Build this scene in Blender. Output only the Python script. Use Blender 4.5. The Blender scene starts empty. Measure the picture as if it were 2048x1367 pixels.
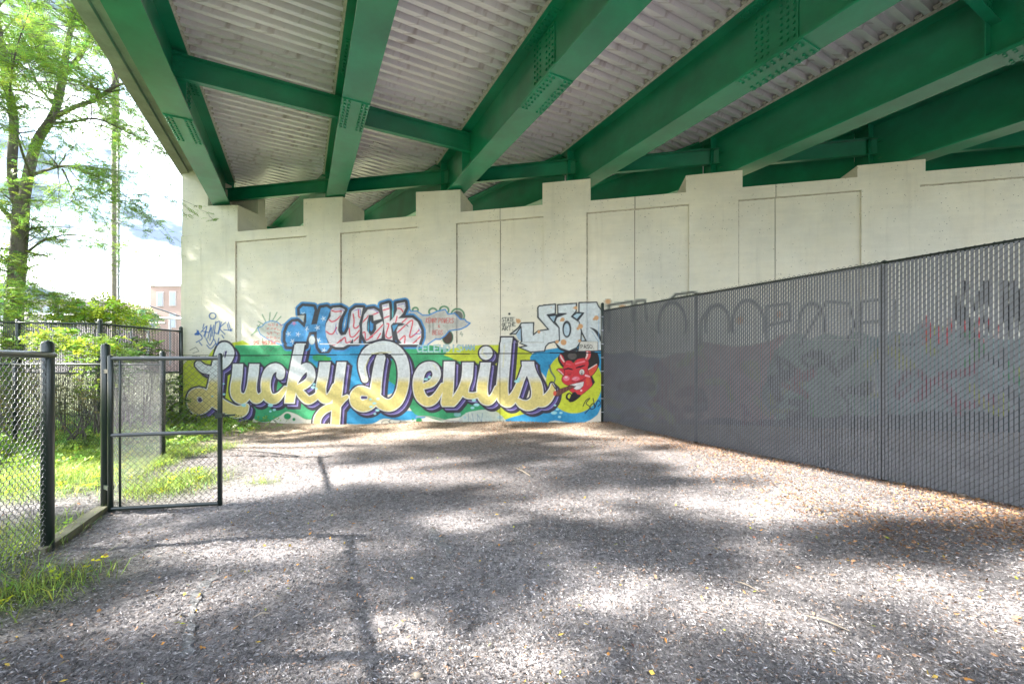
import bpy, math, random
import numpy as np
rng = np.random.default_rng(7)
random.seed(7)
R = math.radians
sc = bpy.context.scene
# ------------------------------------------------------------------ camera, world, sun, exposure
F, CX, HY, CH = 830.0, 1024.0, 725.0, 1.3      # focal in photo pixels, centre column, horizon row, camera height
cd = bpy.data.cameras.new('camera'); cam = bpy.data.objects.new('camera', cd); sc.collection.objects.link(cam)
cam.location = (0, 0, CH); cam.rotation_euler = (R(90), 0, 0)
cd.sensor_width = 36; cd.lens = F/2048*36; cd.shift_y = (HY-683.5)/2048
cd.clip_start = 0.05; cd.clip_end = 2000
sc.camera = cam
SUN_EL, SUN_H = 33.0, (-0.998, -0.06)
w = bpy.data.worlds.new("World"); sc.world = w; w.use_nodes = True
nt = w.node_tree; nt.nodes.clear()
sky = nt.nodes.new('ShaderNodeTexSky'); sky.sky_type = 'NISHITA'; sky.sun_disc = False
sky.sun_elevation = R(SUN_EL); sky.sun_rotation = math.atan2(SUN_H[0], SUN_H[1]) % (2*math.pi)
sky.air_density = 1.0; sky.dust_density = 1.5
tc = nt.nodes.new('ShaderNodeTexCoord')
mp = nt.nodes.new('ShaderNodeMapping'); mp.inputs['Scale'].default_value = (1.6, 1.6, 4.2); mp.inputs['Location'].default_value = (0.4, 0.2, 0.9)
nz = nt.nodes.new('ShaderNodeTexNoise'); nz.inputs['Scale'].default_value = 1.7; nz.inputs['Detail'].default_value = 9; nz.inputs['Roughness'].default_value = 0.58
cr = nt.nodes.new('ShaderNodeValToRGB'); cr.color_ramp.elements[0].position = 0.40; cr.color_ramp.elements[1].position = 0.60
mix = nt.nodes.new('ShaderNodeMix'); mix.data_type = 'RGBA'
mix.inputs['B'].default_value = (7.0, 7.1, 7.3, 1)
bg = nt.nodes.new('ShaderNodeBackground'); bg.inputs['Strength'].default_value = 0.15
wo = nt.nodes.new('ShaderNodeOutputWorld')
L = nt.links.new
L(tc.outputs['Generated'], mp.inputs['Vector']); L(mp.outputs['Vector'], nz.inputs['Vector']); L(nz.outputs['Fac'], cr.inputs['Fac'])
L(cr.outputs['Color'], mix.inputs['Factor']); L(sky.outputs['Color'], mix.inputs['A']); 
nz2_ = nt.nodes.new('ShaderNodeTexNoise'); nz2_.inputs['Scale'].default_value = 2.6; nz2_.inputs['Detail'].default_value = 7; nz2_.inputs['Roughness'].default_value = .55
cr2 = nt.nodes.new('ShaderNodeValToRGB'); cr2.color_ramp.elements[0].position = 0.40; cr2.color_ramp.elements[1].position = 0.54
mix2 = nt.nodes.new('ShaderNodeMix'); mix2.data_type = 'RGBA'; mix2.inputs['B'].default_value = (.44, .58, .82, 1)
L(mp.outputs['Vector'], nz2_.inputs['Vector']); L(nz2_.outputs['Fac'], cr2.inputs['Fac']); L(cr2.outputs['Color'], mix2.inputs['Factor']); L(mix.outputs['Result'], mix2.inputs['A'])
L(mix2.outputs['Result'], bg.inputs['Color']); L(bg.outputs['Background'], wo.inputs['Surface'])
sd = bpy.data.lights.new('sun', 'SUN'); sun = bpy.data.objects.new('sun', sd); sc.collection.objects.link(sun)
sd.energy = 3.5; sd.angle = R(0.8); sd.color = (1.0, 0.95, 0.86)
import mathutils
ce = math.cos(R(SUN_EL)); hn = math.hypot(*SUN_H)
SD = mathutils.Vector((SUN_H[0]/hn*ce, SUN_H[1]/hn*ce, math.sin(R(SUN_EL))))
sun.rotation_euler = SD.to_track_quat('Z', 'Y').to_euler(); sun.location = SD*30
sc.view_settings.view_transform = 'Standard'; sc.view_settings.look = 'None'
sc.view_settings.exposure = 3.3; sc.view_settings.gamma = 1
sc.render.engine = 'CYCLES'
try:
    sc.cycles.max_bounces = 10; sc.cycles.diffuse_bounces = 6
except Exception: pass

# ------------------------------------------------------------------ helpers
def lin(c):
    c = np.asarray(c, float)/255.0
    return np.where(c <= 0.04045, c/12.92, ((c+0.055)/1.055)**2.4)
def tag(o, label=None, cat=None, group=None, kind=None):
    if label: o['label'] = label
    if cat: o['category'] = cat
    if group: o['group'] = group
    if kind: o['kind'] = kind
    return o
def thing(name, label, cat, loc=(0,0,0), group=None):
    o = bpy.data.objects.new(name, None); sc.collection.objects.link(o); o.location = loc; o.empty_display_size = .2
    bpy.context.view_layer.update() if False else None
    return tag(o, label, cat, group)
def mesh(name, V, Fc, mat, parent=None, smooth=False, col=None):
    V = np.asarray(V, float)
    me = bpy.data.meshes.new(name)
    if isinstance(Fc, np.ndarray):
        n, k = Fc.shape
        me.vertices.add(len(V)); me.vertices.foreach_set('co', V.ravel())
        me.loops.add(n*k); me.loops.foreach_set('vertex_index', Fc.ravel().astype(np.int32))
        me.polygons.add(n); me.polygons.foreach_set('loop_start', np.arange(0, n*k, k, dtype=np.int32)); me.polygons.foreach_set('loop_total', np.full(n, k, dtype=np.int32))
        me.update(calc_edges=True)
    else:
        me.from_pydata([tuple(v) for v in V], [], [tuple(f) for f in Fc]); me.update()
    if col is not None:
        a = me.color_attributes.new('Col', 'FLOAT_COLOR', 'POINT')
        c4 = np.ones((len(V), 4)); c4[:, :3] = col; a.data.foreach_set('color', c4.ravel())
    if smooth: me.polygons.foreach_set('use_smooth', np.ones(len(me.polygons), bool))
    me.materials.append(mat)
    o = bpy.data.objects.new(name, me); sc.collection.objects.link(o)
    if parent is not None:
        o.parent = parent; 
        off = np.array(parent_world(parent))
        o.location = tuple(-off)
    return o
def parent_world(p):
    v = np.zeros(3)
    while p is not None:
        v += np.array(p.location); p = p.parent
    return v
class MB:
    def __init__(s): s.v = []; s.f = []
    def quad(s, a, b, c, d):
        n = len(s.v); s.v += [a, b, c, d]; s.f.append((n, n+1, n+2, n+3))
    def prism(s, poly, off):            # poly: list of 3d points (planar), off: 3d extrusion vector
        n = len(s.v); k = len(poly); off = np.array(off, float)
        s.v += [tuple(p) for p in poly] + [tuple(np.array(p)+off) for p in poly]
        s.f.append(tuple(range(n, n+k))[::-1]); s.f.append(tuple(range(n+k, n+2*k)))
        for i in range(k):
            j = (i+1) % k; s.f.append((n+i, n+j, n+k+j, n+k+i))
    def box(s, c, ax, ay, az):          # centre and half-axis vectors
        c, ax, ay, az = map(lambda q: np.array(q, float), (c, ax, ay, az))
        s.prism([c-ax-ay-az, c+ax-ay-az, c+ax+ay-az, c-ax+ay-az], 2*az)
    def build(s, name, mat, parent=None, smooth=False): return mesh(name, s.v, s.f, mat, parent, smooth)
def tubes(paths, r, sides=5, closed_caps=True):
    VV = []; FF = []; n0 = 0
    for P in paths:
        P = np.asarray(P, float); n = len(P)
        rr = np.full(n, r) if np.isscalar(r) else np.asarray(r if len(np.shape(r)) else [r]*n, float)
        if P.shape[1] == 4: rr = P[:, 3]; P = P[:, :3]
        T = np.gradient(P, axis=0); T /= (np.linalg.norm(T, axis=1, keepdims=True)+1e-12)
        ref = np.array([0, 0, 1.0]) if abs(T[:, 2]).mean() < .8 else np.array([1.0, 0.3, 0])
        A = np.cross(T, ref); A /= (np.linalg.norm(A, axis=1, keepdims=True)+1e-12); B = np.cross(T, A)
        th = np.arange(sides)/sides*2*np.pi
        ring = P[:, None, :] + rr[:, None, None]*(np.cos(th)[None, :, None]*A[:, None, :] + np.sin(th)[None, :, None]*B[:, None, :])
        VV.append(ring.reshape(-1, 3))
        i = np.arange(n-1)[:, None]*sides; k = np.arange(sides)[None, :]; k2 = (k+1) % sides
        q = np.stack([i+k, i+k2, i+sides+k2, i+sides+k], -1).reshape(-1, 4)+n0
        FF.append(q)
        if closed_caps and sides == 4:
            FF.append(np.array([[3, 2, 1, 0]])+n0); FF.append(np.array([[0, 1, 2, 3]])+n0+(n-1)*sides)
        n0 += n*sides
    return np.concatenate(VV), np.concatenate(FF)
def pipe(name, a, b, r, mat, parent, cap=True):
    a = np.array(a, float); b = np.array(b, float); d = (b-a)/np.linalg.norm(b-a)
    P = [(*a, r), (*b, r)]
    if cap: P = [(*(a-d*.001), r*.05), (*a, r), (*b, r), (*(b+d*r*.5), r*.75), (*(b+d*r*.8), r*.05)]
    V, Fq = tubes([P], r, 12)
    return mesh(name, V, Fq, mat, parent, smooth=True)

# --- materials
def mat(name, col, rough=.6, metal=0, noise=0, nscale=5, bump=0, bscale=40, spec=.5, attr=False, col2=None, transl=0, coat=0, stretch=None, coords='Object'):
    m = bpy.data.materials.new(name); m.use_nodes = True; t = m.node_tree; b = t.nodes['Principled BSDF']
    b.inputs['Roughness'].default_value = rough; b.inputs['Metallic'].default_value = metal
    b.inputs['Specular IOR Level'].default_value = spec; b.inputs['Coat Weight'].default_value = coat
    b.inputs['Base Color'].default_value = (*col, 1); b.inputs['Coat Roughness'].default_value = .22
    tcn = t.nodes.new('ShaderNodeTexCoord'); mpn = t.nodes.new('ShaderNodeMapping')
    t.links.new(tcn.outputs[coords], mpn.inputs['Vector'])
    if stretch: mpn.inputs['Scale'].default_value = stretch
    src = None
    if attr:
        a = t.nodes.new('ShaderNodeAttribute'); a.attribute_name = 'Col'; src = a.outputs['Color']
    if noise or col2:
        n = t.nodes.new('ShaderNodeTexNoise'); n.inputs['Scale'].default_value = nscale; n.inputs['Detail'].default_value = 8; n.inputs['Roughness'].default_value = .65
        t.links.new(mpn.outputs['Vector'], n.inputs['Vector'])
        rp = t.nodes.new('ShaderNodeMapRange'); rp.inputs['From Min'].default_value = .3; rp.inputs['From Max'].default_value = .7
        t.links.new(n.outputs['Fac'], rp.inputs['Value'])
        mx = t.nodes.new('ShaderNodeMix'); mx.data_type = 'RGBA'
        if col2:
            mx.inputs['A'].default_value = (*col, 1); mx.inputs['B'].default_value = (*col2, 1)
            t.links.new(rp.outputs['Result'], mx.inputs['Factor']); src = mx.outputs['Result']
        else:
            mx.blend_type = 'MULTIPLY'; mx.inputs['Factor'].default_value = 1
            rp.inputs['To Min'].default_value = 1-noise; rp.inputs['To Max'].default_value = 1+noise*.4
            if src: t.links.new(src, mx.inputs['A'])
            else: mx.inputs['A'].default_value = (*col, 1)
            t.links.new(rp.outputs['Result'], mx.inputs['B']); src = mx.outputs['Result']
    if src: t.links.new(src, b.inputs['Base Color'])
    if bump:
        n2 = t.nodes.new('ShaderNodeTexNoise'); n2.inputs['Scale'].default_value = bscale; n2.inputs['Detail'].default_value = 6
        t.links.new(mpn.outputs['Vector'], n2.inputs['Vector'])
        bp = t.nodes.new('ShaderNodeBump'); bp.inputs['Strength'].default_value = bump; bp.inputs['Distance'].default_value = .02
        t.links.new(n2.outputs['Fac'], bp.inputs['Height']); t.links.new(bp.outputs['Normal'], b.inputs['Normal'])
    if transl:
        tr = t.nodes.new('ShaderNodeBsdfTranslucent'); ms = t.nodes.new('ShaderNodeMixShader'); ms.inputs[0].default_value = transl
        if src: t.links.new(src, tr.inputs['Color'])
        else: tr.inputs['Color'].default_value = (*col, 1)
        out = t.nodes['Material Output']
        t.links.new(b.outputs[0], ms.inputs[1]); t.links.new(tr.outputs[0], ms.inputs[2]); t.links.new(ms.outputs[0], out.inputs['Surface'])
    return m
def concrete_mat():
    m = mat('concrete', (.56, .545, .46), rough=.85, bump=.25, bscale=60, spec=.2)
    t = m.node_tree; b = t.nodes['Principled BSDF']
    tcn = t.nodes.new('ShaderNodeTexCoord')
    def ns(scale, detail, sx=(1, 1, 1)):
        mp_ = t.nodes.new('ShaderNodeMapping'); mp_.inputs['Scale'].default_value = sx; t.links.new(tcn.outputs['Object'], mp_.inputs['Vector'])
        n = t.nodes.new('ShaderNodeTexNoise'); n.inputs['Scale'].default_value = scale; n.inputs['Detail'].default_value = detail; n.inputs['Roughness'].default_value = .7
        t.links.new(mp_.outputs['Vector'], n.inputs['Vector']); return n.outputs['Fac']
    def rng_(v, a, b_, c, d):
        r_ = t.nodes.new('ShaderNodeMapRange'); r_.inputs['From Min'].default_value = a; r_.inputs['From Max'].default_value = b_; r_.inputs['To Min'].default_value = c; r_.inputs['To Max'].default_value = d
        t.links.new(v, r_.inputs['Value']); return r_.outputs['Result']
    def mul(a_, b_):
        q = t.nodes.new('ShaderNodeMath'); q.operation = 'MULTIPLY'; t.links.new(a_, q.inputs[0]); t.links.new(b_, q.inputs[1]); return q.outputs[0]
    big = rng_(ns(.9, 6), .3, .7, .88, 1.06)
    form = rng_(ns(2.2, 5, (.6, .6, 5)), .35, .7, 1.0, .93)
    drip = rng_(ns(5, 4, (1, 1, .07)), .55, .78, 1.0, .89)
    vo = t.nodes.new('ShaderNodeTexVoronoi'); vo.inputs['Scale'].default_value = 15; t.links.new(tcn.outputs['Object'], vo.inputs['Vector'])
    holes = rng_(vo.outputs['Distance'], .07, .15, .22, 1.0)
    pick = rng_(ns(1.7, 3), .46, .54, 0, 1)
    mh = t.nodes.new('ShaderNodeMix'); mh.inputs['A'].default_value = 1.0; t.links.new(pick, mh.inputs['Factor']); t.links.new(holes, mh.inputs['B'])
    fac = mul(mul(big, form), mul(drip, mh.outputs['Result']))
    mx = t.nodes.new('ShaderNodeMix'); mx.data_type = 'RGBA'; mx.blend_type = 'MULTIPLY'; mx.inputs['Factor'].default_value = 1
    tint = t.nodes.new('ShaderNodeMix'); tint.data_type = 'RGBA'; tint.inputs['A'].default_value = (.73, .68, .555, 1); tint.inputs['B'].default_value = (.68, .65, .56, 1)
    t.links.new(rng_(ns(.6, 5), .4, .6, 0, 1), tint.inputs['Factor']); t.links.new(tint.outputs['Result'], mx.inputs['A'])
    t.links.new(fac, mx.inputs['B']); t.links.new(mx.outputs['Result'], b.inputs['Base Color'])
    return m
M = {}
M['concrete'] = concrete_mat()
M['joint'] = mat('joint_sealant', (.10, .085, .06), .9)
M['green'] = mat('green_paint', (.006, .25, .128), rough=.40, noise=.4, nscale=1.1, coat=.7, bump=.04, bscale=8)
M['deck'] = mat('galvanized', (.80, .76, .81), rough=.34, metal=.35, col2=(.90, .87, .90), nscale=1.2)
def deck_mat():
    m = M['deck']; t = m.node_tree; b = t.nodes['Principled BSDF']; old = b.inputs['Base Color'].links[0].from_socket
    tcn = t.nodes.new('ShaderNodeTexCoord'); mpn = t.nodes.new('ShaderNodeMapping'); mpn.inputs['Rotation'].default_value = (0, 0, -math.atan2(425.0, 830.0)); mpn.inputs['Scale'].default_value = (.5, 9, 1)
    n = t.nodes.new('ShaderNodeTexNoise'); n.inputs['Scale'].default_value = 1.6; n.inputs['Detail'].default_value = 9
    t.links.new(tcn.outputs['Object'], mpn.inputs['Vector']); t.links.new(mpn.outputs['Vector'], n.inputs['Vector'])
    r_ = t.nodes.new('ShaderNodeMapRange'); r_.inputs['From Min'].default_value = .56; r_.inputs['From Max'].default_value = .70; r_.inputs['To Max'].default_value = .45; t.links.new(n.outputs['Fac'], r_.inputs['Value'])
    mx = t.nodes.new('ShaderNodeMix'); mx.data_type = 'RGBA'; t.links.new(r_.outputs['Result'], mx.inputs['Factor']); t.links.new(old, mx.inputs['A']); mx.inputs['B'].default_value = (.26, .16, .14, 1); t.links.new(mx.outputs['Result'], b.inputs['Base Color'])
deck_mat()
M['grout'] = mat('grout_ooze', (.5, .48, .43), .9, noise=.4, nscale=20)
M['slab'] = mat('slab_concrete', (.34, .33, .28), .85, noise=.3, nscale=2.5, bump=.3)
M['black'] = mat('black_coated_steel', (.012, .022, .018), rough=.32, coat=.4, noise=.2, nscale=30)
M['wire'] = mat('black_vinyl_wire', (.010, .012, .013), rough=.3, spec=.6)
M['wire_grey'] = mat('weathered_vinyl_wire', (.085, .085, .105), rough=.3, spec=.8, coat=.5)
M['slat'] = mat('grey_plastic_slat', (.118, .125, .145), rough=.42, noise=.22, nscale=6, bump=.05)
M['slat_dark'] = mat('dark_plastic_slat', (.05, .05, .06), rough=.35, noise=.2)
M['paint'] = mat('mural_paint', (1, 1, 1), rough=.75, attr=True, noise=.22, nscale=16, bump=.2, bscale=60, spec=.25)
M['bark'] = mat('bark', (.13, .115, .095), .95, noise=.5, nscale=9, bump=1.0, bscale=14, stretch=(1, 1, .25))
M['leaf'] = mat('leaf', (.2, .3, .05), .5, attr=True, transl=.5, spec=.3)
M['chip'] = mat('mulch_chip', (.1, .1, .1), .95, attr=True, spec=.25)
M['board'] = mat('weathered_board', (.19, .18, .12), .85, noise=.5, nscale=6, stretch=(1, 1, 1), bump=.4)
M['brick'] = mat('far_brick', (.40, .29, .25), .9, noise=.15, nscale=.5)
M['pale'] = mat('pale_render', (.5, .45, .44), .9, noise=.1, nscale=.5)
M['glass'] = mat('window_glass', (.25, .3, .36), .15, spec=.8)
M['steel'] = mat('grey_steel', (.3, .31, .33), .5, metal=.4)
M['barpaint'] = mat('worn_black_tube', (.05, .055, .055), .3, coat=.5)
M['wood'] = mat('pole_wood', (.22, .20, .17), .9, noise=.4, nscale=4, bump=.5)
M['fabric'] = mat('weed_fabric', (.19, .19, .195), .9, noise=.4, nscale=25, bump=.5)
M['stick'] = mat('bleached_stick', (.26, .22, .18), .9, noise=.3, nscale=20)

# ------------------------------------------------------------------ geometry of the place
def smooth(a, b, x):
    t_ = np.clip((np.asarray(x, float)-a)/(b-a), 0, 1); return t_*t_*(3-2*t_)
def gz(x, y):
    x = np.asarray(x, float); y = np.asarray(y, float)
    a = -0.24*smooth(3.5, 10.5, y)*smooth(2.5, -6, x)
    u = .018*np.sin(x*1.3+.5)*np.cos(y*.9+1)+.012*np.sin(x*3.1+y*2.3)+.008*np.sin(y*5.1-x*1.7)
    bank = .05*np.exp(-((y-(9.25-.1936*x)+.25)/.35)**2)
    dip = -.075*np.exp(-(((x+3.2)/1.3)**2+((y-3.7)/1.2)**2))
    return a+u*.8+bank+dip
# wall plane: y = 9.25 - 0.1936 x
WK = .1936; WN = np.array([-WK, -1.0, 0])/math.hypot(WK, 1)
def wz(px): return 9.25/(1+WK/F*(np.asarray(px, float)-CX))
def WP(px, h, d=0.0):                 # wall point at photo column px, h = height above the camera, d = depth into the wall
    z = wz(px); X = (px-CX)/F*z
    return np.array([X-WN[0]*d, z-WN[1]*d, CH+h])
def hat(px, py): return (HY-py)/F*wz(px)
GA = math.atan2(425.0, 830.0)
GV = np.array([-math.sin(GA), math.cos(GA), 0]); GU = np.array([math.cos(GA), math.sin(GA), 0])
def G(u, v, h): return GU*u+GV*v+np.array([0, 0, CH+h])

# ------------------------------------------------------------------ ground
xs = np.concatenate([-np.geomspace(300, 15, 22), np.arange(-14.8, 10.2, .07), np.geomspace(10.4, 300, 22)])
ys = np.concatenate([-np.geomspace(200, 3.2, 18), np.arange(-3.1, 13, .07), np.geomspace(13.1, 700, 26)])
XX, YY = np.meshgrid(xs, ys); ZZ = gz(XX, YY) + rng.normal(0, .006, XX.shape)*((YY < 13) & (YY > -3) & (XX > -15) & (XX < 10))
ZZ = np.where((np.abs(XX) > 16) | (YY > 14), -.15, ZZ)
nx, ny = len(xs), len(ys); i = np.arange(nx*ny).reshape(ny, nx)
FQ = np.stack([i[:-1, :-1], i[:-1, 1:], i[1:, 1:], i[1:, :-1]], -1).reshape(-1, 4)
def fence_u(x, y): return x*GU[0]+y*GU[1]
U_LEFT = -1.66       # u of the left fence line
gm = mat('mulch_ground', (.075, .068, .066), .95, spec=.15)
t = gm.node_tree; b = t.nodes['Principled BSDF']
ga = t.nodes.new('ShaderNodeAttribute'); ga.attribute_name = 'Col'
tn = t.nodes.new('ShaderNodeTexCoord'); n1 = t.nodes.new('ShaderNodeTexNoise'); n1.inputs['Scale'].default_value = 26; n1.inputs['Detail'].default_value = 8; n1.inputs['Roughness'].default_value = .75
t.links.new(tn.outputs['Object'], n1.inputs['Vector'])
r1 = t.nodes.new('ShaderNodeMapRange'); r1.inputs['From Min'].default_value = .35; r1.inputs['From Max'].default_value = .68; r1.inputs['To Min'].default_value = .45; r1.inputs['To Max'].default_value = 1.7
t.links.new(n1.outputs['Fac'], r1.inputs['Value'])
m1 = t.nodes.new('ShaderNodeMix'); m1.data_type = 'RGBA'; m1.blend_type = 'MULTIPLY'; m1.inputs['Factor'].default_value = 1
t.links.new(ga.outputs['Color'], m1.inputs['A']); t.links.new(r1.outputs['Result'], m1.inputs['B']); t.links.new(m1.outputs['Result'], b.inputs['Base Color'])
bp = t.nodes.new('ShaderNodeBump'); bp.inputs['Strength'].default_value = 1; bp.inputs['Distance'].default_value = .03
t.links.new(n1.outputs['Fac'], bp.inputs['Height']); t.links.new(bp.outputs['Normal'], b.inputs['Normal'])
def vnoise(x, y, s, seed=0):
    q = 0
    r_ = np.random.default_rng(seed)
    for k in range(7):
        a = r_.uniform(0, 6.28); f = s*r_.uniform(.5, 1.8); q = q+np.sin((x*math.cos(a)+y*math.sin(a))*f+r_.uniform(0, 6.28))
    return q/7
def grass_mask(x, y):
    u = x*GU[0]+y*GU[1]; v = x*GV[0]+y*GV[1]
    left = smooth(U_LEFT+.25, U_LEFT-.2, u+.28*vnoise(x, y, 2.2, 3))
    path = np.exp(-((v-5.2-.25*(u+2.5))/.55)**2)*(u < U_LEFT-.0)
    m = left*(1-.9*path)
    def sp(cx, cy, rx, ry): return np.exp(-(((x-cx)/rx)**2+((y-cy)/ry)**2))
    m = np.maximum(m, sp(-3.75, 4.6, .5, .5)); m = np.maximum(m, sp(-4.9, 6.4, .4, .8)*.9); m = np.maximum(m, .85*sp(-2.8, 4.65, .2, .12)); m = np.maximum(m, sp(-7.2, 8.6, 1.3, 1.6))
    m = np.maximum(m, 1.0*sp(-2.8, 2.35, .36, .4))
    m = np.maximum(m, .9*sp(-8.4, 10.2, .9, .8))
    return np.clip(m, 0, 1)
gmk = grass_mask(XX, YY)[..., None]
far = smooth(5.0, 9.5, YY)[..., None]
base = np.array([.25, .235, .243])*(1-far)+np.array([.31, .245, .185])*far
tone = (1+.38*vnoise(XX, YY, 1.7, 23)+.2*vnoise(XX, YY, 5, 24))[..., None]
colg = base*tone*(1-gmk)+np.array([.09, .12, .04])*gmk
colg = np.where((np.abs(XX) > 15)[..., None] | (YY > 13.2)[..., None], np.array([.12, .13, .07]), colg)
gr = mesh('ground', np.stack([XX, YY, ZZ], -1).reshape(-1, 3), FQ, gm, col=colg.reshape(-1, 3)); tag(gr, kind='structure')

# ------------------------------------------------------------------ the concrete wall
wall = thing('concrete_wall', 'pale concrete abutment wall with recessed panels and painted graffiti along its foot', 'wall', tuple(WP(1024, -1.3)))
TOPH = lambda px: hat(475, 463)+(hat(2048, 325)-hat(475, 463))*((WPs(px)-WPs(475))/(WPs(2048)-WPs(475)))
def WPs(px):
    return (px-CX)/F*wz(px)
def px_of_X(X): return CX+F*X/(9.25-WK*X)
PXR = 3150.0
panels = [(470, 613), (680, 835), (912, 1087), (1173, 1378), (1477, 1723), (1840, 2170), (2320, 2850)]
joints = [1000, 1270, 1552]
jw = .014
cols = [362.0]
ivs = []
for a, b_ in panels: ivs.append((a, b_, 'p'))
brk = sorted({362.0, PXR, *[q for a, b_ in panels for q in (a, b_)], *[q for j in joints for q in (px_of_X(WPs(j)-jw/2), px_of_X(WPs(j)+jw/2))]})
RB, RT = .45, .25
def rows(px): tp = float(TOPH(px)); return [-2.0, .188, .204, RB, tp-RT, tp]
wb = MB(); RD = .04
def celldepth(c, r):
    mid = (brk[c]+brk[c+1])/2
    isj = any(abs(WPs(mid)-WPs(j)) < jw/2 for j in joints)
    inp = any(a < mid < b_ for a, b_ in panels)
    d = 0
    if r == 3 and inp: d = RD
    if r == 1: d = .02
    if isj: d = max(d+.02, .02)
    return d
NC = len(brk)-1; NR = 5
D = [[celldepth(c, r) for r in range(NR)] for c in range(NC)]
for c in range(NC):
    ra, rb = rows(brk[c]), rows(brk[c+1])
    for r in range(NR):
        d = D[c][r]
        A, B, C_, E = WP(brk[c], ra[r], d), WP(brk[c+1], rb[r], d), WP(brk[c+1], rb[r+1], d), WP(brk[c], ra[r+1], d)
        wb.quad(A, B, C_, E)
        if c+1 < NC and D[c+1][r] != d:
            d2 = D[c+1][r]; wb.quad(WP(brk[c+1], rb[r], d), WP(brk[c+1], rb[r], d2), WP(brk[c+1], rb[r+1], d2), WP(brk[c+1], rb[r+1], d))
        if r+1 < NR and D[c][r+1] != d:
            d2 = D[c][r+1]; wb.quad(E, C_, WP(brk[c+1], rb[r+1], d2), WP(brk[c], ra[r+1], d2))
    wb.quad(WP(brk[c], ra[5], D[c][4]), WP(brk[c+1], rb[5], D[c][4]), WP(brk[c+1], rb[5], 1.1), WP(brk[c], ra[5], 1.1))
    wb.quad(WP(brk[c+1], rb[0], 1.1), WP(brk[c], ra[0], 1.1), WP(brk[c], ra[5], 1.1), WP(brk[c+1], rb[5], 1.1))
for q in (362.0, PXR):
    rr = rows(q); wb.quad(WP(q, rr[0], 0), WP(q, rr[0], 1.1), WP(q, rr[5], 1.1), WP(q, rr[5], 0))
wb.build('wall_face', M['concrete'], wall)
# dark sealant deep in the joints
jb = MB()
for j in joints:
    a, b_ = px_of_X(WPs(j)-jw/2), px_of_X(WPs(j)+jw/2); tp = float(TOPH(j))
    for h0, h1, dd in ((-2, RB-.001, .016), (RB+.001, tp-RT-.001, RD*1.0+.016 if j != 1552 else RD+.016), (tp-RT+.001, tp-.003, .016)):
        jb.quad(WP(a, h0, dd), WP(b_, h0, dd), WP(b_, h1, dd), WP(a, h1, dd))
for k in range(40):
    p0, p1 = 362+(PXR-362)*k/40, 362+(PXR-362)*(k+1)/40
    jb.quad(WP(p0, .190, .0155), WP(p1, .190, .0155), WP(p1, .202, .0155), WP(p0, .202, .0155))
jb.build('joint_sealant', M['joint'], wall)
gq = MB()
for a, b_ in panels:
    ax = px_of_X(WPs(a)+.0005); a2 = px_of_X(WPs(a)+.022)
    ta, tb = float(TOPH(ax))-RT, float(TOPH(b_))-RT
    gq.quad(WP(ax, RB+.002, RD-.002), WP(a2, RB+.002, RD-.002), WP(a2, ta-.002, RD-.002), WP(ax, ta-.002, RD-.002))
    b2_ = px_of_X(WPs(b_)-.002); gq.quad(WP(a2, ta-.02, RD-.002), WP(b2_, tb-.02, RD-.002), WP(b2_, tb-.004, RD-.002), WP(a2, ta-.004, RD-.002))
gq.build('grime_shade', mat('grime_shade', (.12, .09, .05), .95, col2=(.55, .50, .40), nscale=14), wall)  # grimy brown strips that also paint in each recess's shadow-side edge
def prismwall(name, pts, d0, d1, parent=wall, m='concrete'):
    q = MB(); q.prism([WP(a, h, d0) for a, h in pts], -WN*(d1-d0)); return q.build(name, M[m], parent)
peds = [(402.5, 475, 412, 410), (607, 685, 398, 393), (832, 921, 384, 379), (1085, 1181, 366, 357), (1372, 1485, 351, 340), (1715, 1851, 331, 318)]
PT = []
for a, b_, ya, yb in peds:
    ha, hb = float(hat(a, ya)), float(hat(b_, yb)); PT.append((ha+hb)/2)
    prismwall('pedestal', [(a, float(TOPH(a))-.0005), (b_, float(TOPH(b_))-.0005), (b_, hb), (a, ha)], 0, .98)
for s in (2170, 2620):
    t_ = float(TOPH(s)); prismwall('pedestal', [(s, t_), (s+150, t_), (s+150, 3.75), (s, 3.75)], 0, .98)
Hh = lambda px, py: (px, float(hat(px, py)))
prismwall('end_block', [Hh(362, 470), Hh(402, 470), Hh(402, 412), Hh(402, 412.5), Hh(414, 412), Hh(414, 348), Hh(392, 349), Hh(392, 324), Hh(376, 324), Hh(362, 347)], .03, .9)
prismwall('end_block', [Hh(362.3, 471.5), Hh(402, 471.5), Hh(402, 640), Hh(362.3, 640)], -.004, .02)
# pocket behind pedestal one
prismwall('back_wall', [Hh(414, 420), Hh(470, 420), Hh(470, 352), Hh(414, 352)], .75, 1.0)

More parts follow.
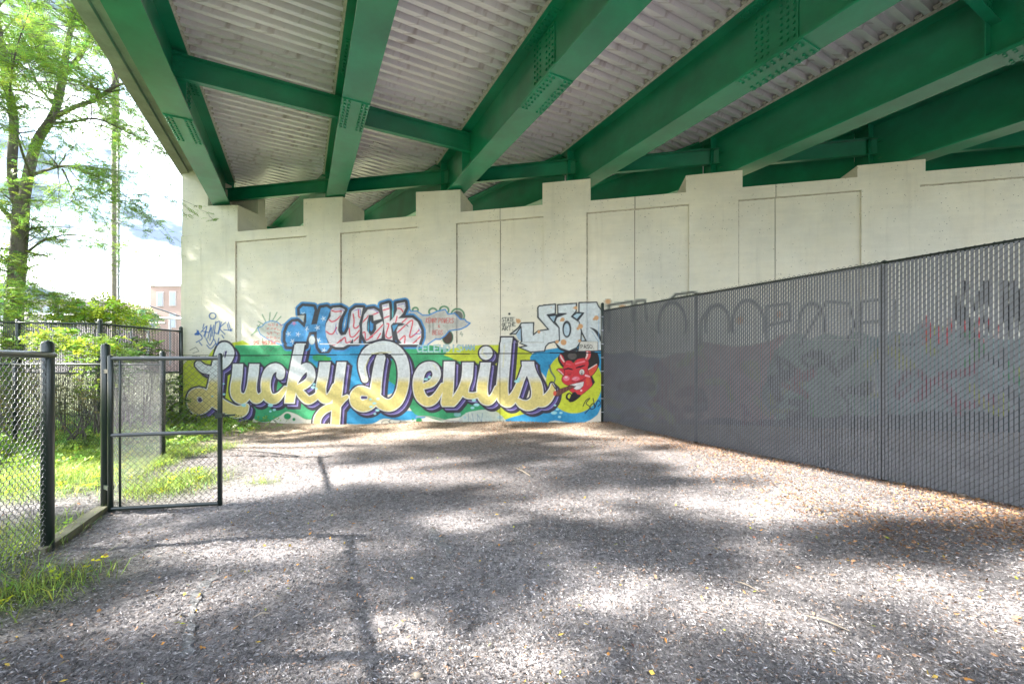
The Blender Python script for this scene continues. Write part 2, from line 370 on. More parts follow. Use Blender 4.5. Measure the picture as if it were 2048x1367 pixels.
# ------------------------------------------------------------------ the bridge
bridge = thing('road_bridge', 'green steel girder road bridge with corrugated metal underside passing overhead', 'bridge', (0, 6, CH+4))
SC = 4.0/3.86
GUs = [L_*math.cos(GA)*SC for L_ in (-1.96, .85, 3.54, 6.17, 8.8, 11.35, 13.95)]
GH = [4.10, 4.05, 4.0, 3.98, 3.93, 3.85, 3.78]
DK = lambda u: 5.03-.012*(u+1.7)        # deck underside height above camera
def wall_v(u, d=0):                     # v where the girder line meets the wall plane offset d
    # point = GU*u+GV*v ; plane y + WK x = 9.25 + d*sqrt(1+WK^2)
    c = 9.25+d*math.hypot(1, WK)
    return (c-u*(GU[1]+WK*GU[0]))/(GV[1]+WK*GV[0])
def isection(q, P, h0, h1, u, va, vb, bw=.41, tw=.40, tb=.035, web=.016):
    for (uu0, uu1, a, b_) in ((u-bw/2, u+bw/2, h0, h0+tb), (u-web/2, u+web/2, h0+tb, h1-tb), (u-tw/2, u+tw/2, h1-tb, h1)):
        q.prism([P(uu0, va, a), P(uu1, va, a), P(uu1, va, b_), P(uu0, va, b_)], P(0, vb, 0)-P(0, va, 0))
def bolts(q, P3, n, r=.019, hgt=.022):  # hexagonal bolt heads at points with outward normal n
    n = np.array(n, float); a = np.cross(n, [.3, .5, .81]); a /= np.linalg.norm(a); b_ = np.cross(n, a)
    for p in P3:
        hx = [p+r*(math.cos(k*math.pi/3)*a+math.sin(k*math.pi/3)*b_) for k in range(6)]
        q.prism(hx, n*hgt)
VMIN = -5.5
splice_v = [9.15, 7.25, 5.3, 3.35, 1.45, -.5, -2.4]
girders = []
for k, u in enumerate(GUs):
    vb = wall_v(u, .93); h0 = GH[k]; h1 = DK(u)-.005
    q = MB(); isection(q, G, h0, h1, u, VMIN, vb); g = q.build('girder', M['green'], bridge); girders.append(g)
    # bearing and stiffeners
    for s in (-1, 1):
        for vv in ([vb-.32] + [v_ for v_ in (8.35, 2.0) if v_ < vb-1]):
            q = MB(); c = G(u+s*.1, vv, (h0+h1)/2); q.box(c, GU*.088, GV*.008, (0, 0, (h1-h0)/2-.037)); q.build('stiffener', M['green'], g)
    # splice plates
    sv = splice_v[k]; q = MB(); Ls = .44
    q.box(G(u, sv, h0-.009), GU*.198, GV*Ls, (0, 0, .0088))
    for s in (-1, 1): q.box(G(u+s*.105, sv, h0+.035+.007), GU*.07, GV*Ls, (0, 0, .0068))
    for s in (-1, 1): q.box(G(u+s*.017, sv, (h0+h1)/2-.01), GU*.0085, GV*.3, (0, 0, (h1-h0)/2-.075))
    q.box(G(u, sv, h1-.035-.007), GU*.15, GV*Ls, (0, 0, .0068))
    pts = [G(u+du, sv+dv, h0-.018) for du in (-.16, -.095, .095, .16) for dv in np.linspace(-Ls+.05, Ls-.05, 10)]
    bolts(q, pts, (0, 0, -1))
    pts = [G(u+du, sv+dv, h1-.049) for du in (-.13, -.065, .065, .13) for dv in np.linspace(-Ls+.05, Ls-.05, 10)]
    bolts(q, pts, (0, 0, -1))
    for s in (-1, 1):
        pts = [G(u+s*.0255, sv+dv, hh) for dv in (-.25, -.17, -.09, .09, .17, .25) for hh in np.linspace(h0+.14, h1-.14, 9)]
        bolts(q, pts, GU*s)
    q.build('splice_plate', M['green'], g)
    q = MB(); q.box(G(u, vb-.32, (h0+PT[min(k, 5)])/2+.0), GU*.17, GV*.15, (0, 0, max(.01, (h0-PT[min(k, 5)])/2-.001))); q.build('bearing', M['black'], g)
def channel(q, a, b_, h0, h1, side):    # a steel channel between two points, flanges to one side
    a = np.array(a, float); b_ = np.array(b_, float); d = b_-a; n = np.cross(d/np.linalg.norm(d), [0, 0, 1])*side
    z = np.array([0, 0, 1.0])
    def bar(o0, o1, z0, z1): q.prism([a+n*o0+z*z0, a+n*o1+z*z0, a+n*o1+z*z1, a+n*o0+z*z1], d)
    bar(0, .014, h0+.014, h1-.014); bar(0, .10, h0, h0+.013); bar(0, .10, h1-.013, h1)
def zpt(u, v): p = G(u, v, 0); p[2] = CH; return p
for k in range(6):
    for vr in (8.35, 2.0, -4.0):
        ua, ub = GUs[k]+.01, GUs[k+1]-.01
        if vr > wall_v(ub, .93)-.6: continue
        q = MB(); hm = DK((ua+ub)/2)
        channel(q, zpt(ua, vr), zpt(ub, vr), hm-.50, hm-.11, 1)
        for e, s in ((ua+.02, 1), (ub-.14, 1)):
            bolts(q, [G(e+.06*i_, vr-.002, hm-.43+.08*j_) for i_ in range(3) for j_ in range(4)], -GV)
        q.build('cross_frame', M['green'], bridge)
    ua, ub = GUs[k]+.01, GUs[k+1]-.01; hm = min(GH[k], GH[k+1])
    q = MB(); a = zpt(ua, wall_v(GUs[k], .93)-.38); b_ = zpt(ub, wall_v(GUs[k+1], .93)-.38)
    channel(q, a, b_, hm+.36, hm+.70, 1)
    dd = (b_-a)/np.linalg.norm(b_-a); nn = np.cross(dd, [0, 0, 1])
    for e in (a+dd*.05, b_-dd*.15):
        bolts(q, [e+dd*.05*i_-nn*.002+np.array([0, 0, hm+.42+.07*j_]) for i_ in range(2) for j_ in range(4)], -nn if nn[1] > 0 else nn)
    q.build('cross_frame', M['green'], bridge)
# corrugated deck panels
def corrug(u0, u1, v0, v1, hf, P, pitch=.20, dep=.09):
    n = int(abs(v1-v0)/pitch); prof = []
    for i_ in range(n):
        b0 = v0+i_*pitch
        prof += [(b0, 0), (b0+pitch*.36, 0), (b0+pitch*.43, dep), (b0+pitch*.93, dep)]
    prof.append((v0+n*pitch, 0))
    us = np.linspace(u0, u1, 4); V = []; Fq = []
    for (v, dz) in prof:
        for u in us: V.append(P(u, v, hf(u)+dz))
    m_ = len(us)
    for i_ in range(len(prof)-1):
        for j_ in range(m_-1): a = i_*m_+j_; Fq.append((a, a+1, a+m_+1, a+m_))
    return V, Fq
for k in range(6):
    u0, u1 = GUs[k]+.20, GUs[k+1]-.20
    vend = wall_v((u0+u1)/2, 1.0)+.6
    V, Fq = corrug(u0, u1, VMIN, vend, DK, G)
    mesh('deck_panel', V, Fq, M['deck'], bridge)
    # steel angles along the bay edges and grout bits at the rib mouths
    q = MB()
    for e, s in ((u0, 1), (u1, -1)):
        q.prism([G(e, VMIN, DK(e)-.03), G(e+s*.035, VMIN, DK(e)-.006), G(e+s*.035, VMIN, DK(e)-.002), G(e-s*.002, VMIN, DK(e)-.002)], GV*(vend-VMIN))
        n = int((vend-VMIN)/.20)
        for i_ in range(n):
            vv = VMIN+i_*.20+.133
            if vv < -1.5: continue
            c = G(e+s*(.05+random.uniform(-.008, .02)), vv, DK(e)+.012)
            q.prism([c-GV*.05+np.array([0, 0, .04]), c-GV*.03-np.array([0, 0, random.uniform(.0, .02)]), c+GV*random.uniform(-.01, .01)-np.array([0, 0, random.uniform(.015, .035)]), c+GV*.035-np.array([0, 0, .005]), c+GV*.05+np.array([0, 0, .04])], GU*s*-.04)
    q.build('bay_edging', M['grout'], bridge)
# slab above and the overhanging edge on the left
q = MB(); ue = -3.05*math.cos(GA)*SC+.22
ve0, ve1 = VMIN, wall_v(ue, 0)+.9
q.prism([G(ue, ve0, 5.045), G(GUs[0]-.2, ve0, 5.045), G(GUs[0]-.2, ve0, 5.3), G(ue, ve0, 5.3)], GV*(ve1-ve0))
q.prism([G(ue-.22, ve0, 4.99), G(ue-.012, ve0, 4.99), G(ue-.012, ve0, 6.2), G(ue-.22, ve0, 6.2)], GV*(ve1-ve0))
q.prism([G(GUs[0]-.2, ve0, 5.14), G(15.5, ve0, 4.95), G(15.5, ve0, 5.3), G(GUs[0]-.2, ve0, 5.3)], GV*(wall_v(6, 1)+3-ve0))
q.build('deck_slab', M['slab'], bridge)
# --- second span beyond the wall, curving away to the left
B2 = math.atan2(760.0, 830.0)
HV = np.array([-math.sin(B2), math.cos(B2), 0]); HU = np.array([math.cos(B2), math.sin(B2), 0])
for k, u in enumerate(GUs):
    p0 = G(u, wall_v(u, 1.0)-.35, 0); p0[2] = 0
    def P2(uu, vv, hh, p0=p0): return p0+HU*uu+HV*vv+np.array([0, 0, CH+hh])
    q = MB(); isection(q, P2, GH[k]+.02, DK(u)-.03, 0, .25, 8.5)
    q.build('far_girder', M['green'], bridge)
    if k < 6:
        p1 = G(GUs[k+1], wall_v(GUs[k+1], 1.0)-.35, 0); p1[2] = 0
        du = float(np.dot(p1-p0, HU)); dv = float(np.dot(p1-p0, HV))
        for vv in (3.2, 7.0):
            q = MB(); a = P2(.01, vv, 0); b_ = P2(du-.01, vv, 0)
            channel(q, a, b_, DK(u)-.5, DK(u)-.12, 1); q.build('far_cross_frame', M['green'], bridge)
p0 = G(GUs[0], wall_v(GUs[0], 1.0)-.35, 0); p0[2] = 0
pl = G(GUs[6], wall_v(GUs[6], 1.0)-.35, 0); pl[2] = 0
UL = float(np.dot(pl-p0, HU)); VL = float(np.dot(pl-p0, HV))
def P3(uu, vv, hh): return p0+HU*uu+HV*vv+np.array([0, 0, CH+hh])
for k in range(6):
    pa = G(GUs[k], wall_v(GUs[k], 1.0), 0); pb = G(GUs[k+1], wall_v(GUs[k+1], 1.0), 0)
    ua = float(np.dot(pa-p0, HU)); ub = float(np.dot(pb-p0, HU)); vs = min(float(np.dot(pa-p0, HV)), float(np.dot(pb-p0, HV)))
    V, Fq = corrug(ua+.05, ub-.05, vs+.0, 8.5, lambda u_, k=k: DK(GUs[k])-.02, P3)
    mesh('far_deck_panel', V, Fq, M['deck'], bridge)
q = MB(); q.prism([P3(.1, 0.8, 5.14), P3(UL, VL, 5.14), P3(UL, 8.5, 5.14), P3(.1, 8.5, 5.14)], (0, 0, .2)); q.build('far_slab', M['slab'], bridge)

# ------------------------------------------------------------------ mural painting: colours computed on a fine grid, one mesh per piece
class Canvas:
    def __init__(s, x0, x1, y0, y1, st):
        s.xs = np.arange(x0, x1+st/2, st); s.ys = np.arange(y0, y1+st/2, st); s.X, s.Y = np.meshgrid(s.xs, s.ys); s.st = st
        s.C = np.zeros(s.X.shape+(3,)); s.C[:] = lin((205, 203, 185))*.95; s.A = np.zeros(s.X.shape); s.ID = np.zeros(s.X.shape, int); s.cur = 0
    def put(s, d, c, alpha=1.0, id=None):           # d: signed distance (photo px); c: sRGB or array
        a = np.clip(.5-d/s.st, 0, 1)*alpha
        if not isinstance(c, np.ndarray): c = lin(c)*.85
        s.C = s.C*(1-a[..., None])+c*a[..., None]
        s.A = np.maximum(s.A, a); s.ID[a > .35] = s.cur if id is None else id
    def poly(s, P):
        P = np.asarray(P, float); X, Y = s.X, s.Y; d = np.full(X.shape, 1e9); sg = np.ones(X.shape)
        n = len(P)
        for i_ in range(n):
            a = P[i_]; b_ = P[(i_+1) % n]; ex, ey = b_-a; wx, wy = X-a[0], Y-a[1]
            t_ = np.clip((wx*ex+wy*ey)/(ex*ex+ey*ey+1e-9), 0, 1); dx, dy = wx-ex*t_, wy-ey*t_; d = np.minimum(d, dx*dx+dy*dy)
            c1 = (Y >= a[1]); c2 = (Y < b_[1]); c3 = (ex*wy > ey*wx)
            sg = np.where((c1 & c2 & c3) | (~c1 & ~c2 & ~c3), -sg, sg)
        return sg*np.sqrt(d)
    def stroke(s, P, r=None, ox=0, oy=0):           # P: (x,y[,r])
        P = np.asarray(P, float)
        if P.shape[1] == 2: P = np.c_[P, np.full(len(P), r)]
        X, Y = s.X-ox, s.Y-oy; d = np.full(X.shape, 1e9)
        for a, b_ in zip(P[:-1], P[1:]):
            e = b_-a; wx, wy = X-a[0], Y-a[1]; t_ = np.clip((wx*e[0]+wy*e[1])/(e[0]**2+e[1]**2+1e-9), 0, 1)
            d = np.minimum(d, np.hypot(wx-e[0]*t_, wy-e[1]*t_)-(a[2]+e[2]*t_))
        return d
    def ell(s, cx, cy, rx, ry):
        return (np.hypot((s.X-cx)/rx, (s.Y-cy)/ry)-1)*min(rx, ry)
def cat(P, n=5):
    P = np.asarray(P, float); Q = np.vstack([2*P[0]-P[1], P, 2*P[-1]-P[-2]]); out = []
    for i_ in range(1, len(Q)-2):
        for t_ in np.arange(n)/n:
            a, b_, c, d = Q[i_-1], Q[i_], Q[i_+1], Q[i_+2]
            out.append(.5*((2*b_)+(-a+c)*t_+(2*a-5*b_+4*c-d)*t_**2+(-a+3*b_-3*c+d)*t_**3))
    out.append(P[-1]); return np.array(out)
def xf(P, ox, oy, k): P = np.array(P, float); P[:, 0] = P[:, 0]/k+ox; P[:, 1] = P[:, 1]/k+oy; P[:, 2:] = P[:, 2:]/k; return P
cA = lambda P: xf(P, 360, 670, 6.827)
cB = lambda P: xf(P, 650, 670, 6.827)
cC = lambda P: xf(P, 900, 670, 6.606)
cH = lambda P: xf(P, 560, 600, 10.24)
cK = lambda P: xf(P, 740, 590, 10.24)
cJ = lambda P: xf(P, 980, 580, 8.533)
cD = lambda P: xf(P, 1080, 680, 8.543)
FONT = {'A': [[(0,1),(.5,0),(1,1)],[(.2,.65),(.8,.65)]], 'B': [[(0,1),(0,0),(.8,.1),(.8,.4),(0,.5),(.9,.6),(.9,.9),(0,1)]], 'C': [[(1,.1),(.4,0),(0,.5),(.4,1),(1,.9)]], 'D': [[(0,0),(0,1),(.7,.9),(1,.5),(.7,.1),(0,0)]],
 'E': [[(1,0),(0,0),(0,1),(1,1)],[(0,.5),(.8,.5)]], 'F': [[(1,0),(0,0),(0,1)],[(0,.5),(.8,.5)]], 'G': [[(1,.1),(.4,0),(0,.5),(.4,1),(1,.9),(1,.5),(.6,.5)]], 'H': [[(0,0),(0,1)],[(1,0),(1,1)],[(0,.5),(1,.5)]], 'I': [[(.5,0),(.5,1)]],
 'K': [[(0,0),(0,1)],[(1,0),(0,.55),(1,1)]], 'L': [[(0,0),(0,1),(1,1)]], 'N': [[(0,1),(0,0),(1,1),(1,0)]], 'O': [[(.5,0),(0,.3),(0,.7),(.5,1),(1,.7),(1,.3),(.5,0)]], 'P': [[(0,1),(0,0),(.9,.1),(.9,.45),(0,.55)]], 'R': [[(0,1),(0,0),(.9,.1),(.9,.4),(0,.5),(1,1)]],
 'S': [[(1,.1),(.3,0),(0,.25),(1,.7),(.6,1),(0,.9)]], 'T': [[(0,0),(1,0)],[(.5,0),(.5,1)]], 'W': [[(0,0),(.25,1),(.5,.3),(.75,1),(1,0)]], 'Y': [[(0,0),(.5,.5),(1,0)],[(.5,.5),(.5,1)]], '&': [[(1,1),(.2,.3),(.5,0),(.7,.3),(0,.7),(.4,1),(1,.6)]], '.': [[(.3,.95),(.45,1)]],
 '2': [[(0,.2),(.5,0),(1,.3),(0,1),(1,1)]], '5': [[(1,0),(.1,0),(0,.45),(.8,.45),(1,.8),(0,1)]], '9': [[(1,.4),(.3,.5),(0,.2),(.6,0),(1,.3),(.8,1)]], '3': [[(0,0),(.9,.2),(.4,.45),(1,.75),(0,1)]], '6': [[(.9,0),(.1,.5),(.3,1),(1,.8),(.6,.5),(.1,.6)]], '4': [[(.5,0),(0,.6),(1,.6)],[(.7,.3),(.7,1)]]}
def text(cv, s, x, y, w, h, r, c, sl=0, gap=.35, alpha=1):
    for i_, ch in enumerate(s):
        if ch in FONT:
            for st in FONT[ch]:
                P = [(x+i_*w*(1+gap)+px*w+(1-py)*sl*h, y+py*h) for px, py in st]
                cv.put(cv.stroke(P, r), c, alpha)
cv = Canvas(360, 1204, 594, 856, 1.0)
NAMES = {}
CHART = (196, 208, 40); GRN = (60, 165, 110); BLU = (35, 150, 200); BEI = (205, 198, 180)
nzp = vnoise(cv.X, cv.Y, .12, 11)*.5+vnoise(cv.X, cv.Y, .3, 12)*.5
def tonec(c, amt=.12): return np.clip((lin(c)*.85)[None, None, :]*(1+amt*nzp[..., None]*2), 0, 1)
# background
cv.cur = 1; NAMES[1] = 'mural_background'
bgc = [
 ([(361,735),(385,712),(412,716),(425,700),(440,695),(500,690),(505,845),(400,846),(374,838),(361,842)], CHART),
 ([(470,690),(560,688),(660,688),(660,760),(700,800),(690,835),(640,838),(612,838),(596,829),(584,824),(572,823),(562,830),(548,838),(535,843),(510,838),(480,800)], GRN),
 ([(575,690),(650,685),(800,688),(800,720),(720,812),(760,820),(840,822),(850,835),(800,840),(768,836),(745,846),(705,848),(690,838),(700,780),(640,740),(625,725)], BLU),
 ([(790,688),(860,690),(960,720),(1000,790),(1000,845),(940,825),(925,832),(900,836),(880,840),(850,832),(830,828),(810,800),(780,760)], GRN),
 ([(888,710),(905,696),(960,690),(1020,690),(1055,700),(1075,722),(1060,760),(1040,800),(1000,835),(985,832),(975,822),(995,810),(1005,760),(985,730),(930,725)], CHART),
 ([(985,822),(1010,818),(1060,822),(1040,830),(1000,843),(985,844)], CHART),
 ([(1068,726),(1060,715),(1085,700),(1204,698),(1204,810),(1165,846),(1110,840),(1085,846),(1010,842),(1030,832),(1080,820),(1110,790),(1095,760),(1075,735)], BLU)]
for P, c in bgc: cv.put(cv.poly(cat(P+[P[0]], 3))+1.5*nzp, tonec(c, .18))
cv.put(cv.ell(1148, 764, 56, 62), tonec((200, 212, 30), .04))
cv.put(cv.ell(640, 715, 14, 7)+3*nzp, tonec(GRN)); cv.put(cv.ell(655, 717, 8, 4), tonec((70, 175, 80)))
cv.put(cv.poly(cat([(779,716),(792,740),(790,765),(778,770)], 3)), tonec(GRN)); cv.put(cv.poly([(776,760),(790,770),(788,785),(772,790)]), tonec(BLU))
for q in [(575, 832, 7, 6), (588, 838, 3, 3), (838, 840, 6, 5), (826, 838, 2, 2), (829, 844, 2, 2)]: cv.put(cv.ell(*q), (40, 150, 90))
# pale undercoat with old letters near the foot
cv.put(cv.poly(cat([(925,830),(940,822),(985,820),(1010,838),(1005,850),(920,850),(925,830)], 3))+2*nzp, (205, 212, 200), .9)
for k, q in enumerate([(937,826,937,845),(944,826,948,845),(955,845,955,828),(955,828,963,843),(963,843,965,826)]): cv.put(cv.stroke([q[:2], q[2:]], .8), (140, 165, 175), .8)
for q in [(915,828,7,4),(1000,834,6,4),(930,834,3,3)]: cv.put(cv.ell(*q)+2*nzp, (150, 195, 210), .6)
for q in [(772,846,9),(790,843,12),(806,847,8)]: cv.put(abs(cv.ell(q[0], q[1], q[2], 6))-.5, (90, 85, 85), .6)
cv.put(abs(cv.Y-(837+5*np.sin(cv.X*.05)))-1.2+((cv.X < 832) | (cv.X > 925))*50, (190, 165, 165), .6)
# --- lettering
cv.cur = 2; NAMES[2] = 'script_lettering'
S = []
S.append(cA([(255,400,42),(320,455,50),(430,475,48),(540,430,52),(635,350,58),(680,240,58),(640,160,48),(575,160,48),(530,260,52),(508,400,62),(490,520,72),(470,660,78),(440,790,85),(380,900,92),(290,980,95),(205,970,90),(165,880,72),(195,800,66),(285,780,62),(400,850,75),(520,925,85),(640,990,80),(760,1045,82),(850,1030,75),(900,975,45)]))
S.append(cA([(797,350,62),(780,560,66),(758,720,70),(775,820,72),(845,865,72),(915,830,52),(955,740,50),(990,620,60),(1010,500,60),(1022,350,60)]))
S.append(cA([(1022,350,60),(990,620,62),(985,770,64),(1030,860,68),(1095,850,52),(1150,780,32)]))
S.append(cA([(1372,550,50),(1375,480,50),(1310,440,52),(1225,485,60),(1178,600,62),(1172,740,64),(1210,845,68),(1290,870,66),(1370,815,45),(1440,720,28)]))
S.append(cA([(1642,60,62),(1628,170,60),(1600,300,60),(1572,450,62),(1545,620,68),(1520,760,68),(1500,880,66),(1492,980,66)]))
S.append(cA([(1560,640,40),(1640,500,56),(1730,435,52),(1785,485,50),(1785,590,52),(1715,670,52),(1610,725,48)]))
S.append(cA([(1600,730,45),(1670,820,58),(1750,885,56),(1845,845,45),(1905,780,34)]))
S.append(cB([(10,320,68),(-25,560,68),(-55,720,68),(-35,840,66),(35,870,60),(95,800,48),(140,700,45)]))
S.append(cB([(236,320,56),(202,560,58),(182,720,60),(166,850,62),(155,980,60),(148,1100,60),(140,1210,60)]))
S.append(cB([(165,960,50),(235,885,42),(300,840,28)])); S.append(cB([(150,970,45),(60,985,50),(-35,1040,50),(-100,1130,50),(-115,1230,50)]))
S.append(cB([(545,600,40),(508,450,46),(522,330,55),(590,225,60),(700,165,66),(820,155,70),(950,205,75),(1040,320,76),(1075,480,76),(1070,640,76),(1040,780,76),(975,900,80),(880,955,82),(780,930,80),(690,850,70),(580,780,62),(475,760,68),(415,830,74),(430,920,78),(520,965,80),(620,920,84),(680,810,78),(700,660,70),(722,500,66),(745,370,62),(762,310,58)]))
S.append(cB([(1350,695,40),(1460,650,48),(1525,550,50),(1500,450,54),(1430,420,55),(1340,455,60),(1282,560,66),(1272,700,70),(1305,830,72),(1390,905,66),(1480,880,60),(1545,800,48),(1610,690,40)]))
S.append(cB([(1702,300,70),(1692,560,70),(1682,720,72),(1668,850,74),(1655,930,66),(1730,930,52),(1800,850,55),(1870,740,55),(1925,600,60),(1945,440,62)]))
S.append(cC([(238,300,70),(236,420,68),(230,560,62),(190,690,62),(210,780,45),(290,800,42),(350,790,40)]))
S.append(cC([(478,310,62),(465,425,62),(445,540,66),(425,700,70),(440,820,70),(505,865,60),(575,815,48),(625,700,40)]))
S.append(cC([(752,-20,68),(742,90,68),(725,300,70),(705,500,72),(690,700,76),(705,830,80),(775,875,74),(850,800,58),(905,680,45),(950,560,42),(1000,440,50)]))
S.append(cC([(1030,290,76),(1035,400,74),(1085,520,62),(1135,640,74),(1155,760,76),(1130,870,76),(1040,925,70),(955,910,55),(900,870,40)]))
S.append(cC([(1140,860,76),(1230,870,74),(1305,810,62),(1350,720,42),(1348,650,16)]))
CLIP = {1: (None, cA([(0,398)])[0][1], None), 2: (None, cA([(0,398)])[0][1], None), 3: None, 4: (None, cA([(0,118)])[0][1], cA([(0,925)])[0][1]),
 7: (None, cB([(0,372)])[0][1], None), 8: (None, cB([(0,372)])[0][1], None), 13: (None, cB([(0,364)])[0][1], cB([(0,972)])[0][1]), 14: (None, cC([(0,365)])[0][1], None), 15: (None, cC([(0,366)])[0][1], None), 16: (None, cC([(0,36)])[0][1], None), 17: (None, cC([(0,352)])[0][1], None)}
S = [cat(s_, 4) for s_ in S]
def sdS(k, ox=0, oy=0):
    d = cv.stroke(S[k], ox=ox, oy=oy); c = CLIP.get(k)
    if c:
        if c[1] is not None: d = np.maximum(d, (c[1]+oy)-cv.Y)
        if c[2] is not None: d = np.maximum(d, cv.Y-(c[2]+oy))
    return d
dot = lambda ox=0, oy=0: np.hypot(cv.X-ox-(900+475/6.606), cv.Y-oy-(670+235/6.606))-82/6.606
def letters(ox=0, oy=0):
    d = dot(ox, oy)
    for k in range(len(S)): d = np.minimum(d, sdS(k, ox, oy))
    return d
dl = letters(); OFF = (9.5, 9.0); dk = (66, 62, 74)
ext = dl.copy(); 
for t_ in (.25, .5, .75, 1.0): ext = np.minimum(ext, letters(OFF[0]*t_, OFF[1]*t_))
cv.put(ext-3.8, tonec(dk, .1)); 
pur = np.minimum(letters(7.5, 7), letters(5.5, 5.2)); cv.put(pur-.2, tonec((92, 80, 150), .15))
hl = letters(6.4, 6.0); cv.put(np.abs(hl+.2)-.6, (178, 168, 220), .8)
cv.put(dl-4.0, tonec(dk, .1)); cv.put(dl-.9, (232, 234, 232))
gy = np.clip((cv.Y-752+3*nzp)/14, 0, 1)[..., None]
fill = (lin((214, 219, 220))*.85)*(1-gy)+(lin((222, 205, 122))*.85)*gy
fill = fill*(1+.05*nzp[..., None])
cv.put(dl+.6, fill)
for q in [cA([(275,880,32),(277,870,22)]), cA([(630,220,16),(615,300,10)]), cB([(510,850,22),(560,850,18)])]:
    dq = cv.stroke(q); cv.put(dq-1.2, (232, 234, 232)); cv.put(dq, (86, 76, 120))
for q in [cB([(640,250,8),(900,230,8)]), cB([(600,330,7),(540,450,7),(560,560,7)]), cC([(440,180,8),(420,240,10),(480,290,8)]), cC([(720,130,7),(700,420,7)]), cB([(1480,400,6),(1530,470,6)])]:
    cv.put(cv.stroke(q)-.2, (222, 214, 140), .5)
for q in [(488,810,4.5,3),(541,810,4.8,3.2),(549,819,2.8,1.8),(541,822,2,1.5),(628,768,3,2.2),(626,774,4,2.5),(633,777,2.5,2),(852,758,4,2.5),(859,754,3,2.5),(741,798,2.5,1.8),(756,797,2.8,2),(749,806,3.5,2),(742,813,3.2,2),(755,820,4,2.5),(750,827,3,2),(948,800,4,2.6),(953,809,5.5,3),(945,815,4,2.6),(1034,762,5,3),(1038,757,3,2.4),(1108,825,6,3.2),(1115,818,3.5,2),(1122,825,3,2),(1119,833,3,2),(1110,810,3,2),(425,792,3,2),(447,767,2.5,1.5),(448,788,3,2)]:
    cv.put(cv.ell(*q)+.8*nzp, (160, 222, 226))
# --- letters in bubbles and wings, upper piece
cv.cur = 3; NAMES[3] = 'bubble_letter_piece'
# green spikes and wings
for a in [(505,665,518,648),(512,650,528,662),(514,642,530,652),(522,628,532,648),(538,624,536,646),(552,624,540,646),(560,632,545,648),(500,670,512,660),(523,675,523,690),(535,678,535,690)]: cv.put(cv.stroke([a[:2], a[2:]], .9), (90, 160, 105), .7)
cloud = [(513,655),(522,652),(528,645),(540,641),(552,643),(560,650),(575,644),(590,650),(590,700),(570,692),(545,684),(530,676),(518,668)]
dc = cv.poly(cloud); cv.put(dc, (195, 196, 188), .8); cv.put(abs(dc)-.9, (70, 150, 215))
rs = random.Random(4)
for row in range(5):
    for k in range(4):
        x, y = 531+k*7-(row == 0)*-3, 646+row*8.5
        P = [(x+rs.uniform(0, 6), y+rs.uniform(0, 6)) for _ in range(5)]
        if row < 4 or True: cv.put(cv.stroke(P, .55), (205, 90, 85), .8)
text(cv, '25.95.36', 505, 682, 4.2, 6.5, .8, (222, 90, 60), alpha=.85)
wing = cK([(700,400),(780,250),(830,330),(950,320),(1080,410),(1200,410),(1380,330),(1540,290),(1600,390),(1740,370),(1840,490),(1930,490),(1970,540),(2040,570),(1960,640),(1850,690),(1620,730),(1540,830),(1440,900),(1340,900),(1250,960),(1150,1040),(1020,1020),(960,800)])
for q in [(920,300,60,50),(1290,340,80,70),(1520,310,90,80),(1790,420,130,140)]:
    e = xf([q[:2]], 740, 590, 10.24)[0]; cv.put(abs(cv.ell(e[0], e[1], q[2]/10.24, q[3]/10.24))-1.6, (70, 140, 95), .9)
e = xf([(1790,430)], 740, 590, 10.24)[0]; cv.put(cv.ell(e[0], e[1], 10, 11), (70, 75, 80), .8)
for q in [(1590,860,100,130)]: e = xf([q[:2]], 740, 590, 10.24)[0]; cv.put(cv.ell(e[0], e[1], q[2]/10.24+1.6, q[3]/10.24+1.6), (70, 130, 100)); cv.put(cv.ell(e[0], e[1], q[2]/10.24, q[3]/10.24), (92, 78, 70))
dw = cv.poly(wing); cv.put(dw, tonec((196, 194, 186), .15)); cv.put(abs(dw)-1.2, (62, 142, 215))
for x in (1050, 1220, 1290): 
    e = xf([(x, 640)], 740, 590, 10.24)[0]; cv.put(cv.ell(e[0], e[1], 2.2, 14), (120, 125, 125), .5)
text(cv, 'KENNY', 852, 636, 3.3, 9, .55, (205, 85, 80), sl=.12); text(cv, 'POWERS', 877, 636, 3.6, 9.5, .55, (205, 85, 80), sl=.12, gap=.45); text(cv, '&', 876, 649, 4, 6, .5, (205, 85, 80)); text(cv, 'BEGS', 865, 660, 4, 9, .55, (205, 85, 80), sl=.1)
text(cv, '4', 919, 663, 6, 9, .5, (110, 140, 105), alpha=.8)
Hp = cH([(150,945),(90,820),(95,660),(150,520),(240,440),(340,430),(430,510),(480,560),(520,430),(520,270),(390,280),(385,180),(450,120),(690,140),(710,210),(640,500),(760,490),(800,300),(840,160),(960,140),(1040,190),(970,370),(930,480),(930,640),(960,800),(1020,960),(960,1050),(860,1060),(790,960),(760,800),(755,640),(600,650),(540,820),(530,945)])
Up = cH([(1040,200),(1090,160),(1230,150),(1310,190),(1240,320),(1200,480),(1190,620),(1240,720),(1330,700),(1400,560),(1430,330),(1450,220),(1540,150),(1680,150),(1650,300),(1600,480),(1620,600),(1590,880),(1480,880),(1480,780),(1400,900),(1300,960),(1150,960),(1020,900),(950,750),(930,600),(950,470),(1040,330)])
Cp = cK([(-140,400),(-60,290),(60,270),(160,330),(220,480),(60,520),(50,400),(-40,400),(-80,560),(-80,720),(0,830),(60,780),(110,700),(110,600),(240,530),(262,620),(215,880),(50,930),(-90,960),(-170,800),(-180,600)])
